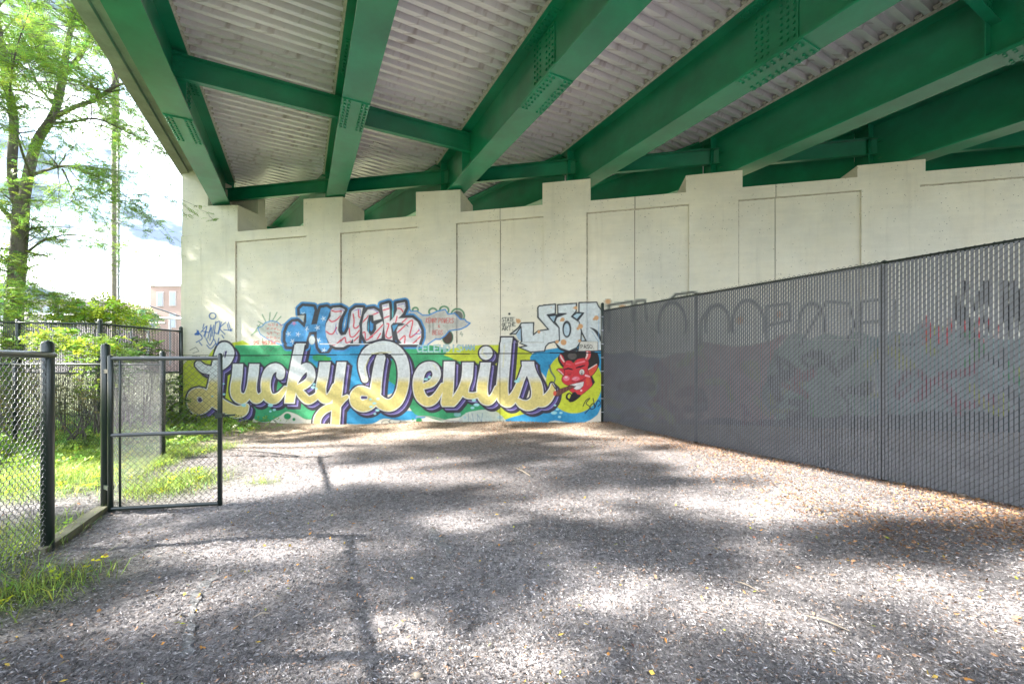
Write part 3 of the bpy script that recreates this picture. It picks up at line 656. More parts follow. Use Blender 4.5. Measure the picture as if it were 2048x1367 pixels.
Kp = cK([(230,200),(370,160),(385,280),(390,540),(480,440),(540,300),(530,170),(700,140),(715,250),(660,370),(560,470),(700,465),(850,460),(980,560),(1050,720),(1050,860),(1000,1005),(650,1005),(560,880),(530,720),(560,640),(700,600),(780,650),(760,610),(620,560),(460,560),(410,620),(430,780),(450,920),(300,900),(280,700),(270,500)])
dH, dU, dC, dK_ = [cv.poly(p) for p in (Hp, Up, Cp, Kp)]
up = np.minimum(np.minimum(dH, dU), np.minimum(dC, dK_)); lim = (cv.Y > 706)*9
cv.put(up-9.2+lim, tonec((62, 142, 205), .2)); cv.put(up-7.6+lim, tonec((62, 142, 205), .2)); cv.put(up-6.0+lim*.6, tonec((78, 78, 84), .1))
cv.put(np.abs(cv.X-697)/1.6+np.abs(cv.Y-650)/18-1, (90, 160, 205)); cv.put(np.abs(cv.X-735)/1.3+np.abs(cv.Y-655)/16-1, (70, 170, 205)); cv.put(np.abs(cv.X-784)/1.3+np.abs(cv.Y-625)/16-1, (90, 190, 200)); cv.put(cv.poly(cK([(440,620),(560,590),(470,740)])), (70, 150, 200))
cv.put(cv.ell(624, 680, 6, 9), (195, 205, 205)); cv.put(cv.poly(cH([(290,320),(480,300),(460,440),(380,360)])), (190, 195, 190))
cv.put(dH, tonec((78, 158, 218), .25))
wht = (218, 216, 220)
for d in (dU, dC, dK_): cv.put(d, wht)
for q in [(575,667),(594,668),(583,682),(604,628),(647,637),(613,657),(635,655),(637,680),(648,700),(586,646)]:
    for a in range(5):
        an = a*math.pi*2/5+.3*(q[0] % 3); dd = cv.stroke([q, (q[0]+4.6*math.cos(an), q[1]+4.6*math.sin(an))], .6)
        cv.put(np.maximum(dd, dH), (230, 235, 240) if q != (586, 646) else (225, 110, 140))
inr = np.minimum(dU, np.minimum(dC, dK_))
RED = (222, 82, 98)
reds = [cH([(1060,210),(1130,235),(1240,225)]), cH([(1010,400),(1060,440),(1150,410),(1230,330)]), cH([(950,640),(1020,690),(1090,680),(1160,560)]), cH([(1000,880),(1110,910),(1200,860),(1310,760),(1340,870),(1450,830)]), cH([(1480,280),(1500,420),(1490,540),(1540,570),(1640,480),(1780,340)]), cH([(1590,200),(1600,340),(1650,340)]), cH([(1400,560),(1420,730),(1500,740),(1620,600)]), cH([(1500,830),(1620,720),(1720,650),(1740,810),(1880,740)]),
 cK([(-60,420),(60,390),(180,340)]), cK([(-20,860),(100,760),(250,600)]), cK([(130,900),(200,780)]), cK([(230,310),(380,270)]), cK([(260,470),(380,425)]), cK([(550,265),(620,280),(670,350)]), cK([(330,580),(370,600),(310,820),(370,880),(440,840)]), cK([(640,560),(740,470)]), cK([(540,770),(640,680),(820,520),(860,560),(800,820),(840,850),(1000,720)]), cK([(590,920),(700,830),(690,1000)]), cK([(860,990),(1030,850)]), cK([(510,560),(540,430)])]
for P in reds: cv.put(np.maximum(cv.stroke(cat(P, 4), 1.35), inr+.5), RED)
for P in [cH([(1100,190),(1260,190),(1290,260)]), cH([(1500,210),(1620,180),(1630,300)]), cH([(1150,480),(1140,620),(1180,700)]), cK([(-40,290),(60,290),(150,350)]), cK([(250,220),(340,200)]), cK([(560,200),(690,170),(700,230)]), cK([(1000,680),(1040,780),(900,790)])]:
    cv.put(np.maximum(cv.stroke(cat(P, 3), .6), inr+.5), (75, 80, 190))
cv.put(np.abs(cv.Y-687.5)-1.1+((cv.X < 640) | (cv.X > 838))*50, (225, 228, 228))
# repaint tops of the script that overlap the piece
cv.cur = 2
over = (cv.Y > 670)
tops = np.minimum(sdS(4), np.minimum(sdS(11), sdS(0)))
over = over & (cv.Y < 702)
mk = np.maximum(tops, 0)*0+tops
cv.put(np.where(over, mk-5.0, 50), tonec(dk, .1)); cv.put(np.where(over, mk-.9, 50), (232, 234, 232)); cv.put(np.where(over, mk+.6, 50), fill)
cv.cur = 4; NAMES[4] = 'old_lettering'
for i_, ch in enumerate('CELEHDIS'):
    for st in FONT[ch]:
        P = [(834+i_*11.5+px*8, 690+py*13) for px, py in st]; cv.put(cv.stroke(P, 1.5), (150, 195, 215), .85)
        cv.put(cv.stroke([(a+.6, b_+.8) for a, b_ in P], .35), (215, 215, 150), .7)
text(cv, 'HAN', 926, 690, 6, 9, 1.3, (120, 170, 210), alpha=.8)
for P in [[(520,692),(530,700),(536,693),(541,702),(548,694)], [(556,700),(562,692),(572,698)], [(380,700),(392,694),(398,702),(386,706)]]: cv.put(cv.stroke(P, .6), (90, 90, 92), .7)
# --- white block letters
cv.cur = 5; NAMES[5] = 'block_letter_piece'
WH = (214, 222, 224); BK = (62, 66, 72)
Jp = cJ([(840,265),(1115,240),(1115,400),(975,420),(1090,560),(1180,640),(1185,860),(1100,880),(1000,905),(950,960),(930,1040),(690,1055),(500,975),(630,950),(510,900),(540,870),(520,620),(440,740),(340,750),(480,640),(530,560),(740,550),(735,760),(820,690),(1000,670),(820,460),(815,290)])
Op = cJ([(1155,250),(1475,225),(1470,360),(1390,450),(1520,540),(1560,700),(1550,870),(1480,980),(1350,1040),(1200,990),(1110,890),(1185,860),(1180,640),(1110,540),(1140,460),(1300,400),(1160,400)])
Np = cJ([(1520,215),(1820,200),(1850,270),(1900,330),(1960,340),(1960,1030),(1860,1030),(1740,1040),(1500,1040),(1550,870),(1640,860),(1560,700),(1500,520),(1600,390),(1520,380)])
dj, do, dn = cv.poly(Jp), cv.poly(Op), cv.poly(Np)
sh = cv.poly(cJ([(975,420),(1320,395),(1180,500),(1090,560)])); cv.put(sh, BK); cv.put(cv.poly(cJ([(1020,450),(1120,440),(1085,540)])), (165, 195, 215))
cv.put(cv.poly(cJ([(1390,450),(1480,370),(1620,380),(1500,520)])), BK); cv.put(cv.poly(cJ([(1420,445),(1480,400),(1560,400),(1480,490)])), (175, 205, 222))
cv.put(cv.stroke(cJ([(815,300,14),(815,460,14),(1010,680,8)])), BK)
cv.put(cv.stroke(cat(cJ([(1130,900,20),(1200,990,26),(1330,1045,14),(1480,1010,24)]), 4)), BK)
for d in (dj, dn, do): cv.put(abs(d)-1.25, BK); cv.put(d, WH)
cv.put(abs(np.minimum(dj, np.minimum(dn, do)))-1.2, BK)
cv.put(cv.stroke(cat(cJ([(340,755,5),(440,680,8),(520,600,6)]), 3)), BK); cv.put(cv.poly(cJ([(440,760),(520,640),(540,870),(480,840)])), (165, 195, 220)); cv.put(cv.stroke(cJ([(525,620,10),(535,870,12)])), BK)
e = cJ([(1312,665)])[0]; cv.put(cv.ell(e[0], e[1], 9, 17), BK); cv.put(cv.ell(e[0]-.3, e[1]+1, 5.6, 12.5), (190, 212, 226))
cv.put(cv.stroke(cat(cJ([(1700,630,3),(1800,690,22),(1870,790,26),(1890,860,10)]), 4)), BK); cv.put(cv.stroke(cJ([(1560,720,10),(1630,850,8)])), BK); cv.put(cv.poly(cJ([(1570,780),(1610,860),(1570,860)])), (175, 200, 220)); cv.put(cv.stroke(cJ([(1740,700,4),(1850,880,5)])), (110, 150, 180))
cv.put(cv.stroke(cJ([(520,888,6),(915,888,6)])), (130, 138, 135), .8)
bx = cv.poly(cJ([(1530,900),(1550,870),(1840,880),(1840,1030),(1510,1040)])); cv.put(bx, (212, 210, 200)); cv.put(abs(bx)-.6, (90, 90, 92))
cv.put(cv.stroke(cJ([(1855,400,6),(1855,1020,6)])), (120, 170, 210), .6)
for x, y, r_ in [(480,525,40),(450,495,14),(1460,300,28),(1420,305,10),(830,710,26),(1240,500,34),(1210,520,18),(1545,615,42),(1500,655,24),(1815,470,40),(1775,490,20),(1255,888,50),(1145,880,30),(1525,865,24),(1045,295,10)]:
    e = cJ([(x, y)])[0]; cv.put(np.hypot(cv.X-e[0], cv.Y-e[1])-r_/8.533+.5*nzp, (218, 165, 112))
cv.cur = 6; NAMES[6] = 'marker_writing'
text(cv, 'STATE', 1003.5, 634.5, 4.0, 8, .6, (50, 52, 55), gap=.25); text(cv, 'OF', 1003.5, 645.5, 3.6, 6, .6, (50, 52, 55)); text(cv, 'THE', 1015, 645, 4.2, 6.5, .6, (50, 52, 55), gap=.25); text(cv, 'ART.', 1003.5, 652, 5, 8, .65, (50, 52, 55), gap=.3)
cv.put(np.hypot(cv.X-1018, cv.Y-627)-2.2, (60, 60, 62))
text(cv, 'PASO.', 1162, 689, 4.6, 7.5, .6, (50, 50, 52), sl=-.1, gap=.3)
# --- blue tag on the left
cv.cur = 7; NAMES[7] = 'blue_tag'
BT = (40, 95, 175)
cv.put(abs(cv.ell(425.5, 631.5, 6.5, 6))-.9, BT)
for P in [[(391,668),(396,664),(405,676),(393,684)], [(394,660),(404,672)], [(399,684),(404,690)], [(402,664),(414,652),(408,672)], [(405,662),(418,664),(422,656)], [(414,652),(410,674)], [(422,650),(416,676)], [(424,654),(420,680)], [(428,650),(424,672)], [(432,643),(427,678)], [(431,646),(440,643),(436,666),(429,664)], [(443,644),(437,668)], [(452,644),(440,656),(450,668)], [(455,648),(458,660),(464,658)], [(448,659),(464,661)], [(457,644),(462,662)], [(412,676),(420,690),(428,678),(434,690),(438,676)], [(414,690),(422,697),(432,686)], [(408,648),(406,656)], [(444,670),(448,676)]]:
    cv.put(cv.stroke(cat(P, 3) if len(P) > 2 else P, .9), BT, .92)
cv.put(cv.stroke([(391,668),(397,668),(396,662)], 2), BT)
# --- red devil head
cv.cur = 8; NAMES[8] = 'devil_head'
OUT = (52, 34, 44); RD_ = (214, 48, 58); LR = (232, 100, 116); OR = (222, 78, 50)
def pl(P, c, o=.9, sm=3, a=1):
    P = cat(list(P)+[P[0]], sm) if sm else P; d = cv.poly(cD(P))
    if o: cv.put(d-o, OUT)
    cv.put(d, c, a)
pl([(340,250),(400,210),(520,190),(780,205),(960,215),(1005,320),(1000,430),(930,560),(870,600),(820,560),(790,420),(620,330),(560,380),(420,350),(400,460),(330,380),(310,300)], (54, 50, 50), .9)
cv.put(cv.ell(*xf([(550,270)], 1080, 680, 8.543)[0], 9, 7), (120, 116, 112), .5)
pl([(880,600),(935,715),(880,790),(820,760)], (50, 44, 58), .6, 0)
pl([(420,375),(480,345),(540,360),(575,392),(640,325),(790,312),(832,400),(812,480),(850,590),(882,700),(880,780),(700,935),(640,920),(560,895),(505,850),(540,790),(450,760),(378,700),(385,620),(412,595),(400,480)], RD_, .9, 3)
pl([(285,500),(340,482),(412,500),(405,600),(345,555)], RD_, .9, 2); cv.put(cv.stroke(cD([(310,508,6),(360,545,8),(400,590,5)])), (235, 215, 215))
pl([(822,505),(975,405),(965,500),(872,615),(835,560)], OR, .9, 2); cv.put(cv.stroke(cD([(830,495,7),(965,412,7)])), (238, 220, 215))
pl([(345,235),(390,270),(425,375),(400,425),(335,320)], RD_, .8, 2); cv.put(cv.stroke(cD([(350,265,11),(370,310,12),(410,365,9)])), (236, 220, 214))
pl([(785,185),(865,195),(855,300),(800,350),(768,312),(795,255)], (222, 78, 78), .8, 2); cv.put(cv.stroke(cD([(808,205,13),(805,260,13),(785,310,9)])), (236, 215, 212))
cv.put(cv.stroke(cD([(450,400,12),(530,420,10)])), LR, .6); cv.put(cv.stroke(cD([(610,400,12),(760,360,14)])), (236, 130, 145), .8); cv.put(cv.stroke(cD([(840,620,14),(780,600,14)])), (240, 185, 195), .9)
cv.put(cv.ell(*xf([(450,650)], 1080, 680, 8.543)[0], 6.4, 5), (236, 120, 140)); cv.put(cv.ell(*xf([(445,630)], 1080, 680, 8.543)[0], 3, 2), (244, 200, 208))
cv.put(cv.ell(*xf([(610,655)], 1080, 680, 8.543)[0], 8, 4.4), (232, 110, 130)); cv.put(cv.stroke(cD([(560,660,6),(620,640,6)])), (242, 180, 190)); cv.put(cv.ell(*xf([(820,700)], 1080, 680, 8.543)[0], 4, 9), OR, .8)
cv.put(cv.stroke(cD([(412,500,8),(480,480,14),(548,500,12)])), OUT); cv.put(cv.stroke(cD([(620,470,10),(700,450,16),(768,428,9)])), OUT)
cv.put(cv.stroke(cat(cD([(465,570,3),(500,580,4),(540,565,3)]), 3)), OUT); cv.put(cv.stroke(cD([(470,550,2.5),(535,548,2.5)])), OUT); cv.put(cv.stroke(cD([(480,595,2.5),(530,600,2.5)])), OUT)
cv.put(cv.ell(*xf([(715,545)], 1080, 680, 8.543)[0], 5.6, 6.2), OUT); cv.put(cv.ell(*xf([(715,545)], 1080, 680, 8.543)[0], 4.8, 5.4), (232, 228, 224)); cv.put(abs(cv.ell(*xf([(715,558)], 1080, 680, 8.543)[0], 2.2, 4))-.4, OUT); cv.put(cv.ell(*xf([(715,565)], 1080, 680, 8.543)[0], 1.1, 2), OUT)
cv.put(cv.stroke(cat(cD([(620,710,5),(700,690,7),(770,650,4),(785,630,2)]), 3)), OUT); cv.put(cv.stroke(cD([(545,700,5),(600,705,5)])), OUT); cv.put(cv.stroke(cD([(565,560,2),(575,620,2),(545,650,2)])), (150, 30, 45))
pl([(505,765),(620,735),(748,708),(735,780),(680,835),(620,845),(575,820),(620,785)], (226, 222, 222), .9, 0); cv.put(cv.stroke(cD([(600,778,2.5),(690,762,2.5)])), (130, 120, 120))
pl([(268,878),(340,835),(540,770),(590,790),(480,850),(290,962)], (120, 78, 70), .8, 0)
for a, b_ in [((330,850),(320,935)),((380,830),(375,900)),((430,812),(425,880)),((480,795),(478,850))]: cv.put(cv.stroke([cD([a])[0], cD([b_])[0]], .5), (72, 44, 44))
cv.put(cv.ell(*xf([(252,905)], 1080, 680, 8.543)[0], 3.2, 5), (232, 92, 60)); cv.put(cv.stroke(cat(cD([(265,830,10),(220,760,8),(185,700,4)]), 3)), OUT); cv.put(cv.stroke(cat(cD([(160,430,16),(190,540,16),(255,640,14),(245,720,8)]), 4)), (70, 92, 110), .85)
pl([(555,905),(600,880),(640,925),(700,940),(640,1000),(560,1050),(490,1040)], (46, 40, 50), .4, 2); cv.put(cv.stroke(cat(cD([(560,1030,16),(470,1000,18),(460,940,16),(500,905,12),(535,930,8),(520,970,6)]), 4)), (46, 40, 50))
cv.put(cv.ell(*xf([(705,858)], 1080, 680, 8.543)[0], 2, 2), (244, 200, 205))
cv.cur = 6
for P in [[(1166,812),(1172,800),(1180,796),(1172,806),(1180,814),(1170,826)], [(1180,812),(1186,806),(1190,814),(1182,818),(1180,812)], [(1186,796),(1190,814)], [(1190,814),(1196,800),(1201,806),(1196,812)]]: cv.put(cv.stroke(cat(P, 3), .9), (40, 42, 60))
# construction joint and panel edge crossing the paint
for (yy0, yy1, c, hw) in ((711.3, 705.3, (50, 52, 55), .9),):
    jd = np.abs(cv.Y-(yy0+(yy1-yy0)*(cv.X-380)/800))-hw; painted = cv.A > .3
    cv.C = np.where((painted & (jd < 0))[..., None], lin(c)*.6, cv.C)
jd = np.abs(cv.X-1000)-.9; cv.C = np.where(((cv.A > .3) & (jd < 0))[..., None], lin((70, 62, 52))*.7, cv.C)
# weathering specks
sp_ = rng.random(cv.X.shape); sp_m = (sp_ > .9965) & (cv.X > 500); cv.C = np.where(sp_m[..., None], cv.C*.45, cv.C)
def depth_at(px, py):
    d = np.full(px.shape, -.0035)
    for a, b_ in panels:
        tp = hat(px, py); d = np.where((px > a) & (px < b_) & (tp > RB), RD-.0035, d)
    return d
def canvas_mesh(cv, names, parent):
    zz = wz(cv.X); d = depth_at(cv.X, cv.Y)
    V = np.stack([(cv.X-CX)/F*zz-WN[0]*d, zz-WN[1]*d, CH+(HY-cv.Y)/F*zz], -1)
    ny, nx = cv.X.shape; I = np.arange(ny*nx).reshape(ny, nx)
    q = np.stack([I[1:, :-1], I[1:, 1:], I[:-1, 1:], I[:-1, :-1]], -1).reshape(-1, 4)
    A = cv.A.ravel(); ID = cv.ID.ravel(); cover = A[q].max(1) > .25; qid = ID[q].max(1)
    Vf = V.reshape(-1, 3); Cf = cv.C.reshape(-1, 3)
    Cf = Cf*.9+Cf.mean(1, keepdims=True)*.1
    for k, nm in names.items():
        s = q[cover & (qid == k)]
        if not len(s): continue
        u_, inv = np.unique(s, return_inverse=True)
        o = mesh(nm, Vf[u_], inv.reshape(-1, 4), M['paint'], parent, col=Cf[u_])
canvas_mesh(cv, NAMES, wall)
# graffiti carrying on behind the slatted fence, with shade painted along the foot
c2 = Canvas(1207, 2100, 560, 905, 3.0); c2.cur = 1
nz2 = vnoise(c2.X, c2.Y, .03, 21); nz3 = vnoise(c2.X, c2.Y, .08, 22)
def tone2(c): return np.clip((lin(c)*.85)[None, None]*(1+.25*nz3[..., None]), 0, 1)
for P, c in [([(1207,690),(1330,690),(1330,860),(1207,860)], (70, 60, 150)), ([(1310,690),(1560,660),(1560,860),(1310,860)], (150, 50, 70)), ([(1540,680),(1760,655),(1760,860),(1540,860)], (70, 130, 110)), ([(1740,660),(2100,640),(2100,830),(1740,830)], (60, 120, 130))]:
    P = np.array(P, float); P[:2, 1] += 14; P[2:, 1] += 60; c2.put(c2.poly(P)+26*nz2+20*nz3, tone2(c), .72)
c2.put(c2.poly([(1200,835),(1500,838),(2110,815),(2110,960),(1200,920)])+10*nz3, (34, 40, 46), .85)  # dark colour down to the ground stands in for shadow behind the slats
r3 = random.Random(9)
for k in range(46):
    x = r3.uniform(1230, 2080); y = r3.uniform(690, 840); c = r3.choice([(160, 165, 60), (140, 40, 65), (120, 40, 60), (60, 140, 80), (150, 150, 70), (30, 30, 40), (40, 35, 50)])
    P = [(x, y)]; 
    for _ in range(3): P.append((P[-1][0]+r3.uniform(-40, 40), P[-1][1]+r3.uniform(-35, 35)))
    c2.put(c2.stroke(cat(P, 3), r3.uniform(4, 10))+3*nz3, c, .75)
for cx_, rx_, ry_ in ((1345, 28, 46), (1435, 24, 40), (1497, 33, 50), (1625, 26, 44)): c2.put(np.maximum(abs(c2.ell(cx_, 650, rx_, ry_))-2.2, c2.Y-665), (50, 54, 60))
for P in [[(1535,690),(1535,612),(1580,606),(1582,640),(1540,650)], [(1600,690),(1655,602),(1700,606),(1712,650),(1690,690)], [(1720,690),(1722,604),(1765,598)], [(1722,645),(1755,642)], [(1790,600),(1786,690),(1830,688)], [(1400,690),(1402,640),(1420,612)]]: c2.put(c2.stroke(P, 2.2), (46, 50, 56))
c2.put(c2.ell(1480, 640, 8, 8), (215, 160, 110)); c2.put(c2.ell(1560, 628, 7, 7), (215, 160, 110))
for P in [[(1215,610),(1265,602),(1266,640)], [(1268,642),(1272,601),(1290,600),(1294,640)], [(1340,600),(1352,588),(1385,584),(1404,590)], [(1218,612),(1218,660)]]: c2.put(c2.stroke(P, 2.0), (55, 58, 62))
c2.put(c2.ell(1216, 602, 6, 5), (218, 165, 112)); c2.put(c2.ell(1245, 613, 7, 4), (218, 165, 112))
for k in range(38):
    x = 1880+r3.uniform(0, 190); y = r3.uniform(545, 645); c2.put(c2.stroke([(x, y), (x+r3.uniform(-8, 8), y+r3.uniform(20, 60))], 4), (22, 24, 30))
for k in range(12):
    x = 1840+r3.uniform(0, 170); y = r3.uniform(630, 665); c2.put(c2.stroke([(x, y), (x+r3.uniform(-8, 8), y+r3.uniform(10, 30))], 3.5), (205, 40, 50))
canvas_mesh(c2, {1: 'graffiti_shade_band'}, wall)

# ------------------------------------------------------------------ chain-link fences
def link_mesh(a, b_, zb0, zt0, zb1, zt1, w, amp=.005, wave=0.0):
    a = np.array(a, float); b_ = np.array(b_, float); d = b_-a; Ln = np.linalg.norm(d); d /= Ln; n = np.array([-d[1], d[0]])
    nw = int(Ln/w); paths = []
    for k in range(nw):
        s0 = k*w; fr = (s0+w/2)/Ln; zb = zb0+(zb1-zb0)*fr; zt = zt0+(zt1-zt0)*fr
        m_ = int((zt-zb)/w); j = np.arange(m_+1); z = zb+(k % 2)*0+j*w
        s = s0+np.where((j+k) % 2 == 0, 0, w)
        # mid points carry the in-front / behind offset of the weave
        jj = np.repeat(j, 2)[:-1]; S_ = np.empty(2*m_+1); Z_ = np.empty(2*m_+1); O_ = np.zeros(2*m_+1)
        S_[0::2] = s; Z_[0::2] = z; S_[1::2] = (s[:-1]+s[1:])/2; Z_[1::2] = (z[:-1]+z[1:])/2
        O_[1::2] = np.where(s[1:] > s[:-1], amp, -amp)
        O_ = O_+wave*np.sin(S_*3+Z_*2)
        paths.append(np.stack([a[0]+d[0]*S_+n[0]*O_, a[1]+d[1]*S_+n[1]*O_, Z_], -1))
    return paths
def fence(name, label, cat_, P, hgt, w, wr, wiremat, postr=.03, slats=None, rail=True, posts=None, midrail=False, posth=.05, amp=.005, group=None, flip=False, top=None, railr=.021):
    root = thing(name, label, cat_, (P[0][0], P[0][1], float(gz(*P[0]))), group)
    for i_ in range(len(P)-1):
        a, b_ = P[i_], P[i_+1]; g0, g1 = float(gz(*a)), float(gz(*b_))
        t0 = g0+hgt if top is None else top[i_]; t1 = g1+hgt if top is None else top[i_+1]
        V, Fq = tubes(link_mesh(a, b_, g0+.03, t0+.02, g1+.03, t1+.02, w, amp=amp), wr, 4, False)
        mesh('wire_mesh', V, Fq, wiremat, root, smooth=True)
        dd = np.array(b_)-np.array(a); Ln = np.linalg.norm(dd); dd /= Ln; w0 = w; w = Ln/max(1, round(Ln/w)); nn = np.array([-dd[1], dd[0]])*(-1 if flip else 1)
        if slats:
            n = int(round(Ln/w)); q = MB()
            for k in range(n):
                s = (k+.5)*w; sw = w*slats[1]/2; jit = random.uniform(-.0012, .0012); c0 = np.array(a)+dd*(s-sw+jit); c1 = np.array(a)+dd*(s+sw+jit); fr = s/Ln
                zb = g0+(g1-g0)*fr+.02+random.uniform(0, .015); zt = t0+(t1-t0)*fr-.03+random.uniform(-.004, .004); off = nn*.0012
                q.quad((c0[0]-off[0], c0[1]-off[1], zb), (c1[0]-off[0], c1[1]-off[1], zb), (c1[0]-off[0], c1[1]-off[1], zt), (c0[0]-off[0], c0[1]-off[1], zt))
                q.quad((c1[0]+off[0], c1[1]+off[1], zb), (c0[0]+off[0], c0[1]+off[1], zb), (c0[0]+off[0], c0[1]+off[1], zt), (c1[0]+off[0], c1[1]+off[1], zt))
            q.build('privacy_slats', slats[0], root)
        ro = nn*.03
        if rail: pipe('top_rail', (a[0]+ro[0], a[1]+ro[1], t0-.02), (b_[0]+ro[0], b_[1]+ro[1], t1-.02), railr, M['black'], root)
        if midrail: pipe('mid_rail', (a[0]+ro[0], a[1]+ro[1], (t0+g0)/2+.1), (b_[0]+ro[0], b_[1]+ro[1], (t1+g1)/2+.1), .02, M['black'], root)
    for (x, y, top_) in (posts if posts else [(p[0], p[1], None) for p in P]):
        g0 = float(gz(x, y)); pipe('post', (x, y, g0-.1), (x, y, (g0+hgt+posth) if top_ is None else top_), postr, M['black'], root)
    return root
LR_ = 6.41
def FR(px, off=0): z = (LR_+off)*F/(px-605.0+ (512-505)*0); return None
def on_line(Lp, Z): return (Lp-Z*(425/830.0), Z)
# right-hand slatted fence, parallel to the girders, from the wall towards the camera
LPR = (1205-CX)/F*8.87+8.87*425/830
pz = [8.87, 6.82, 4.62, 2.35, .1, -2.1]
# the wire mesh faces the camera side; posts and rail stand behind it
PR = [on_line(LPR, z_) for z_ in pz]
fr_ = fence('slatted_fence', 'tall black chain-link fence filled with grey plastic slats on the right', 'fence', [tuple(p) for p in PR], 2.4, .031, .0029, M['wire'], postr=.032, slats=(M['slat'], .74), flip=False, top=[CH+1.125]*6,
       posts=[(PR[0][0], PR[0][1], CH+1.26)]+[(p[0]+.05, p[1]+.02, CH+1.12) for p in PR[1:]], amp=-.006)
for p in PR[1:3]:
    pass
for k in range(8):
    q = MB(); z_ = .25+k*.29; c = np.array([PR[0][0], PR[0][1], z_]); q.box(c, (.04, 0, 0), (0, .04, 0), (0, 0, .009)); q.build('tension_band', M['steel'], fr_)
# left line: near fence, gate opening, oblique fence
def at(px, Z): return ((px-CX)/F*Z, Z)
A0 = at(95, 3.0); A1 = at(211, 3.86); A2 = at(325, 5.9)
dn_ = (np.array(A0)-np.array(A1)); dn_ /= np.linalg.norm(dn_)
An = tuple(np.array(A0)+dn_*2.9); Am = tuple(np.array(A0)+dn_*1.45)
ztop = lambda py, Z: CH+(HY-py)/F*Z
fence('chain_link_fence', 'low chain-link fence panel with pale glinting wire, nearest the camera on the left', 'fence', [A0, Am, An], 1.38, .0285, .0021, M['wire_grey'], postr=.036, posts=[(*A0, ztop(688, 3.0)), (*Am, 1.45), (*An, 1.45)], amp=.007, top=[ztop(704, 3.0)]*3, railr=.022)
fence('chain_link_fence', 'low chain-link fence running back obliquely behind the open gate', 'fence', [A1, A2], 1.38, .0285, .0015, M['wire_grey'], postr=.034, posts=[(*A1, ztop(692, 3.86)), (*A2, ztop(705, 5.9))], amp=.008, top=[ztop(714, 3.86), ztop(712, 5.9)])
B1 = at(30, 7.0); B2_ = tuple(np.array(B1)+(np.array(B1)-np.array(A2))*.9)
fence('chain_link_fence', 'low chain-link fence crossing at the back of the grassy strip, seen through the gate opening', 'fence', [A2, B1, B2_], 1.38, .03, .0018, M['wire'], postr=.028, posts=[(*B1, None), (*B2_, None)], amp=.005, top=[ztop(726, 5.9), ztop(726, 7.0), ztop(726, 7.0)])
# perimeter fence
Q0 = at(362, 10.75); Q1 = at(200, 9.1); Q2 = at(36, 8.9); Q3 = (Q2[0]-4.5, Q2[1]-.9)
fence('perimeter_fence', 'tall dark slatted fence overgrown with leaves, left of the concrete wall', 'fence', [Q0, Q1, Q2, Q3], 2.4, .034, .002, M['wire'], postr=.045, slats=(M['slat_dark'], .45), midrail=True, amp=.006,
      top=[ztop(661, 10.75), ztop(646, 9.1), ztop(643, 8.9), ztop(638, 8.9)], posts=[(*Q0, ztop(655, 10.75)), (*Q1, ztop(641, 9.1)), (*Q2, ztop(641, 8.9)), (*Q3, None)])
# the gate, swung open
g0x = at(221, 3.80); g1x = at(440, 3.97)
gate = thing('open_gate', 'black tube-framed chain-link gate standing open', 'gate', (g0x[0], g0x[1], .0))
zt_, zm_, zbm = ztop(717, 3.85), ztop(866, 3.88), ztop(1016, 3.88)
ga_, gb_ = np.array([*g0x, 0]), np.array([*g1x, 0]); gd = (gb_-ga_)/np.linalg.norm(gb_-ga_)
pipe('hinge_stile', ga_+[0, 0, ztop(1022, 3.8)], ga_+[0, 0, ztop(713, 3.8)], .021, M['black'], gate)
pipe('latch_stile', gb_+[0, 0, ztop(1012, 3.97)], gb_+[0, 0, ztop(709, 3.97)], .021, M['black'], gate)
pipe('tension_bar', ga_+gd*.075+[0, 0, zbm], ga_+gd*.075+[0, 0, zt_], .009, M['black'], gate)
for nm, zl, zr in (('top_bar', zt_, ztop(716, 3.97)), ('middle_bar', ztop(870, 3.8), ztop(863, 3.97)), ('bottom_bar', ztop(1017, 3.8), ztop(1006, 3.97))):
    pipe(nm, ga_+[0, 0, zl], gb_+[0, 0, zr], .0185, M['barpaint'] if nm != 'bottom_bar' else M['black'], gate, cap=False)
V, Fq = tubes(link_mesh(tuple((ga_+gd*.05)[:2]), tuple(gb_[:2]), zbm+.01, zt_+.03, zbm+.03, zt_+.03, .028, amp=.004), .0016, 4, False)
mesh('wire_mesh', V, Fq, M['wire'], gate, smooth=True)
for zz in (ztop(742, 3.8), ztop(975, 3.8)):
    q = MB(); c = np.array([(A1[0]+g0x[0])/2, (A1[1]+g0x[1])/2, zz]); dq = np.array([g0x[0]-A1[0], g0x[1]-A1[1], 0]); L_ = np.linalg.norm(dq); dq /= L_
    q.box(c, dq*(L_/2+.01), np.cross(dq, [0, 0, 1])*.022, (0, 0, .018)); q.build('hinge', M['black'], gate)
q = MB(); c = gb_+[0, 0, ztop(830, 3.97)]; q.box(c, gd*.03, np.cross(gd, [0, 0, 1])*.03, (0, 0, .02)); q.box(c+gd*.07, gd*.06, np.cross(gd, [0, 0, 1])*.008, (0, 0, .008)); q.box(c-gd*.02+np.array([0, 0, .0]), gd*.02, np.cross(gd, [0, 0, 1])*.012, (0, 0, .03)); q.build('latch', M['black'], gate)
# edging board under the gate opening
q = MB(); a = np.array([*A0, float(gz(*A0))]); b_ = np.array([*A1, float(gz(*A1))]); dq = (b_-a)/np.linalg.norm(b_-a); a = a-dq*.1; nn = np.cross(dq, [0, 0, 1])
q.prism([a-nn*.06+[0, 0, -.05], a+nn*.03+[0, 0, -.05], a+nn*.03+[0, 0, .04], a-nn*.06+[0, 0, .04]], b_-a); o = q.build('edging_board', M['board'])
tag(o, 'weathered timber sill board lying under the gate opening', 'board')

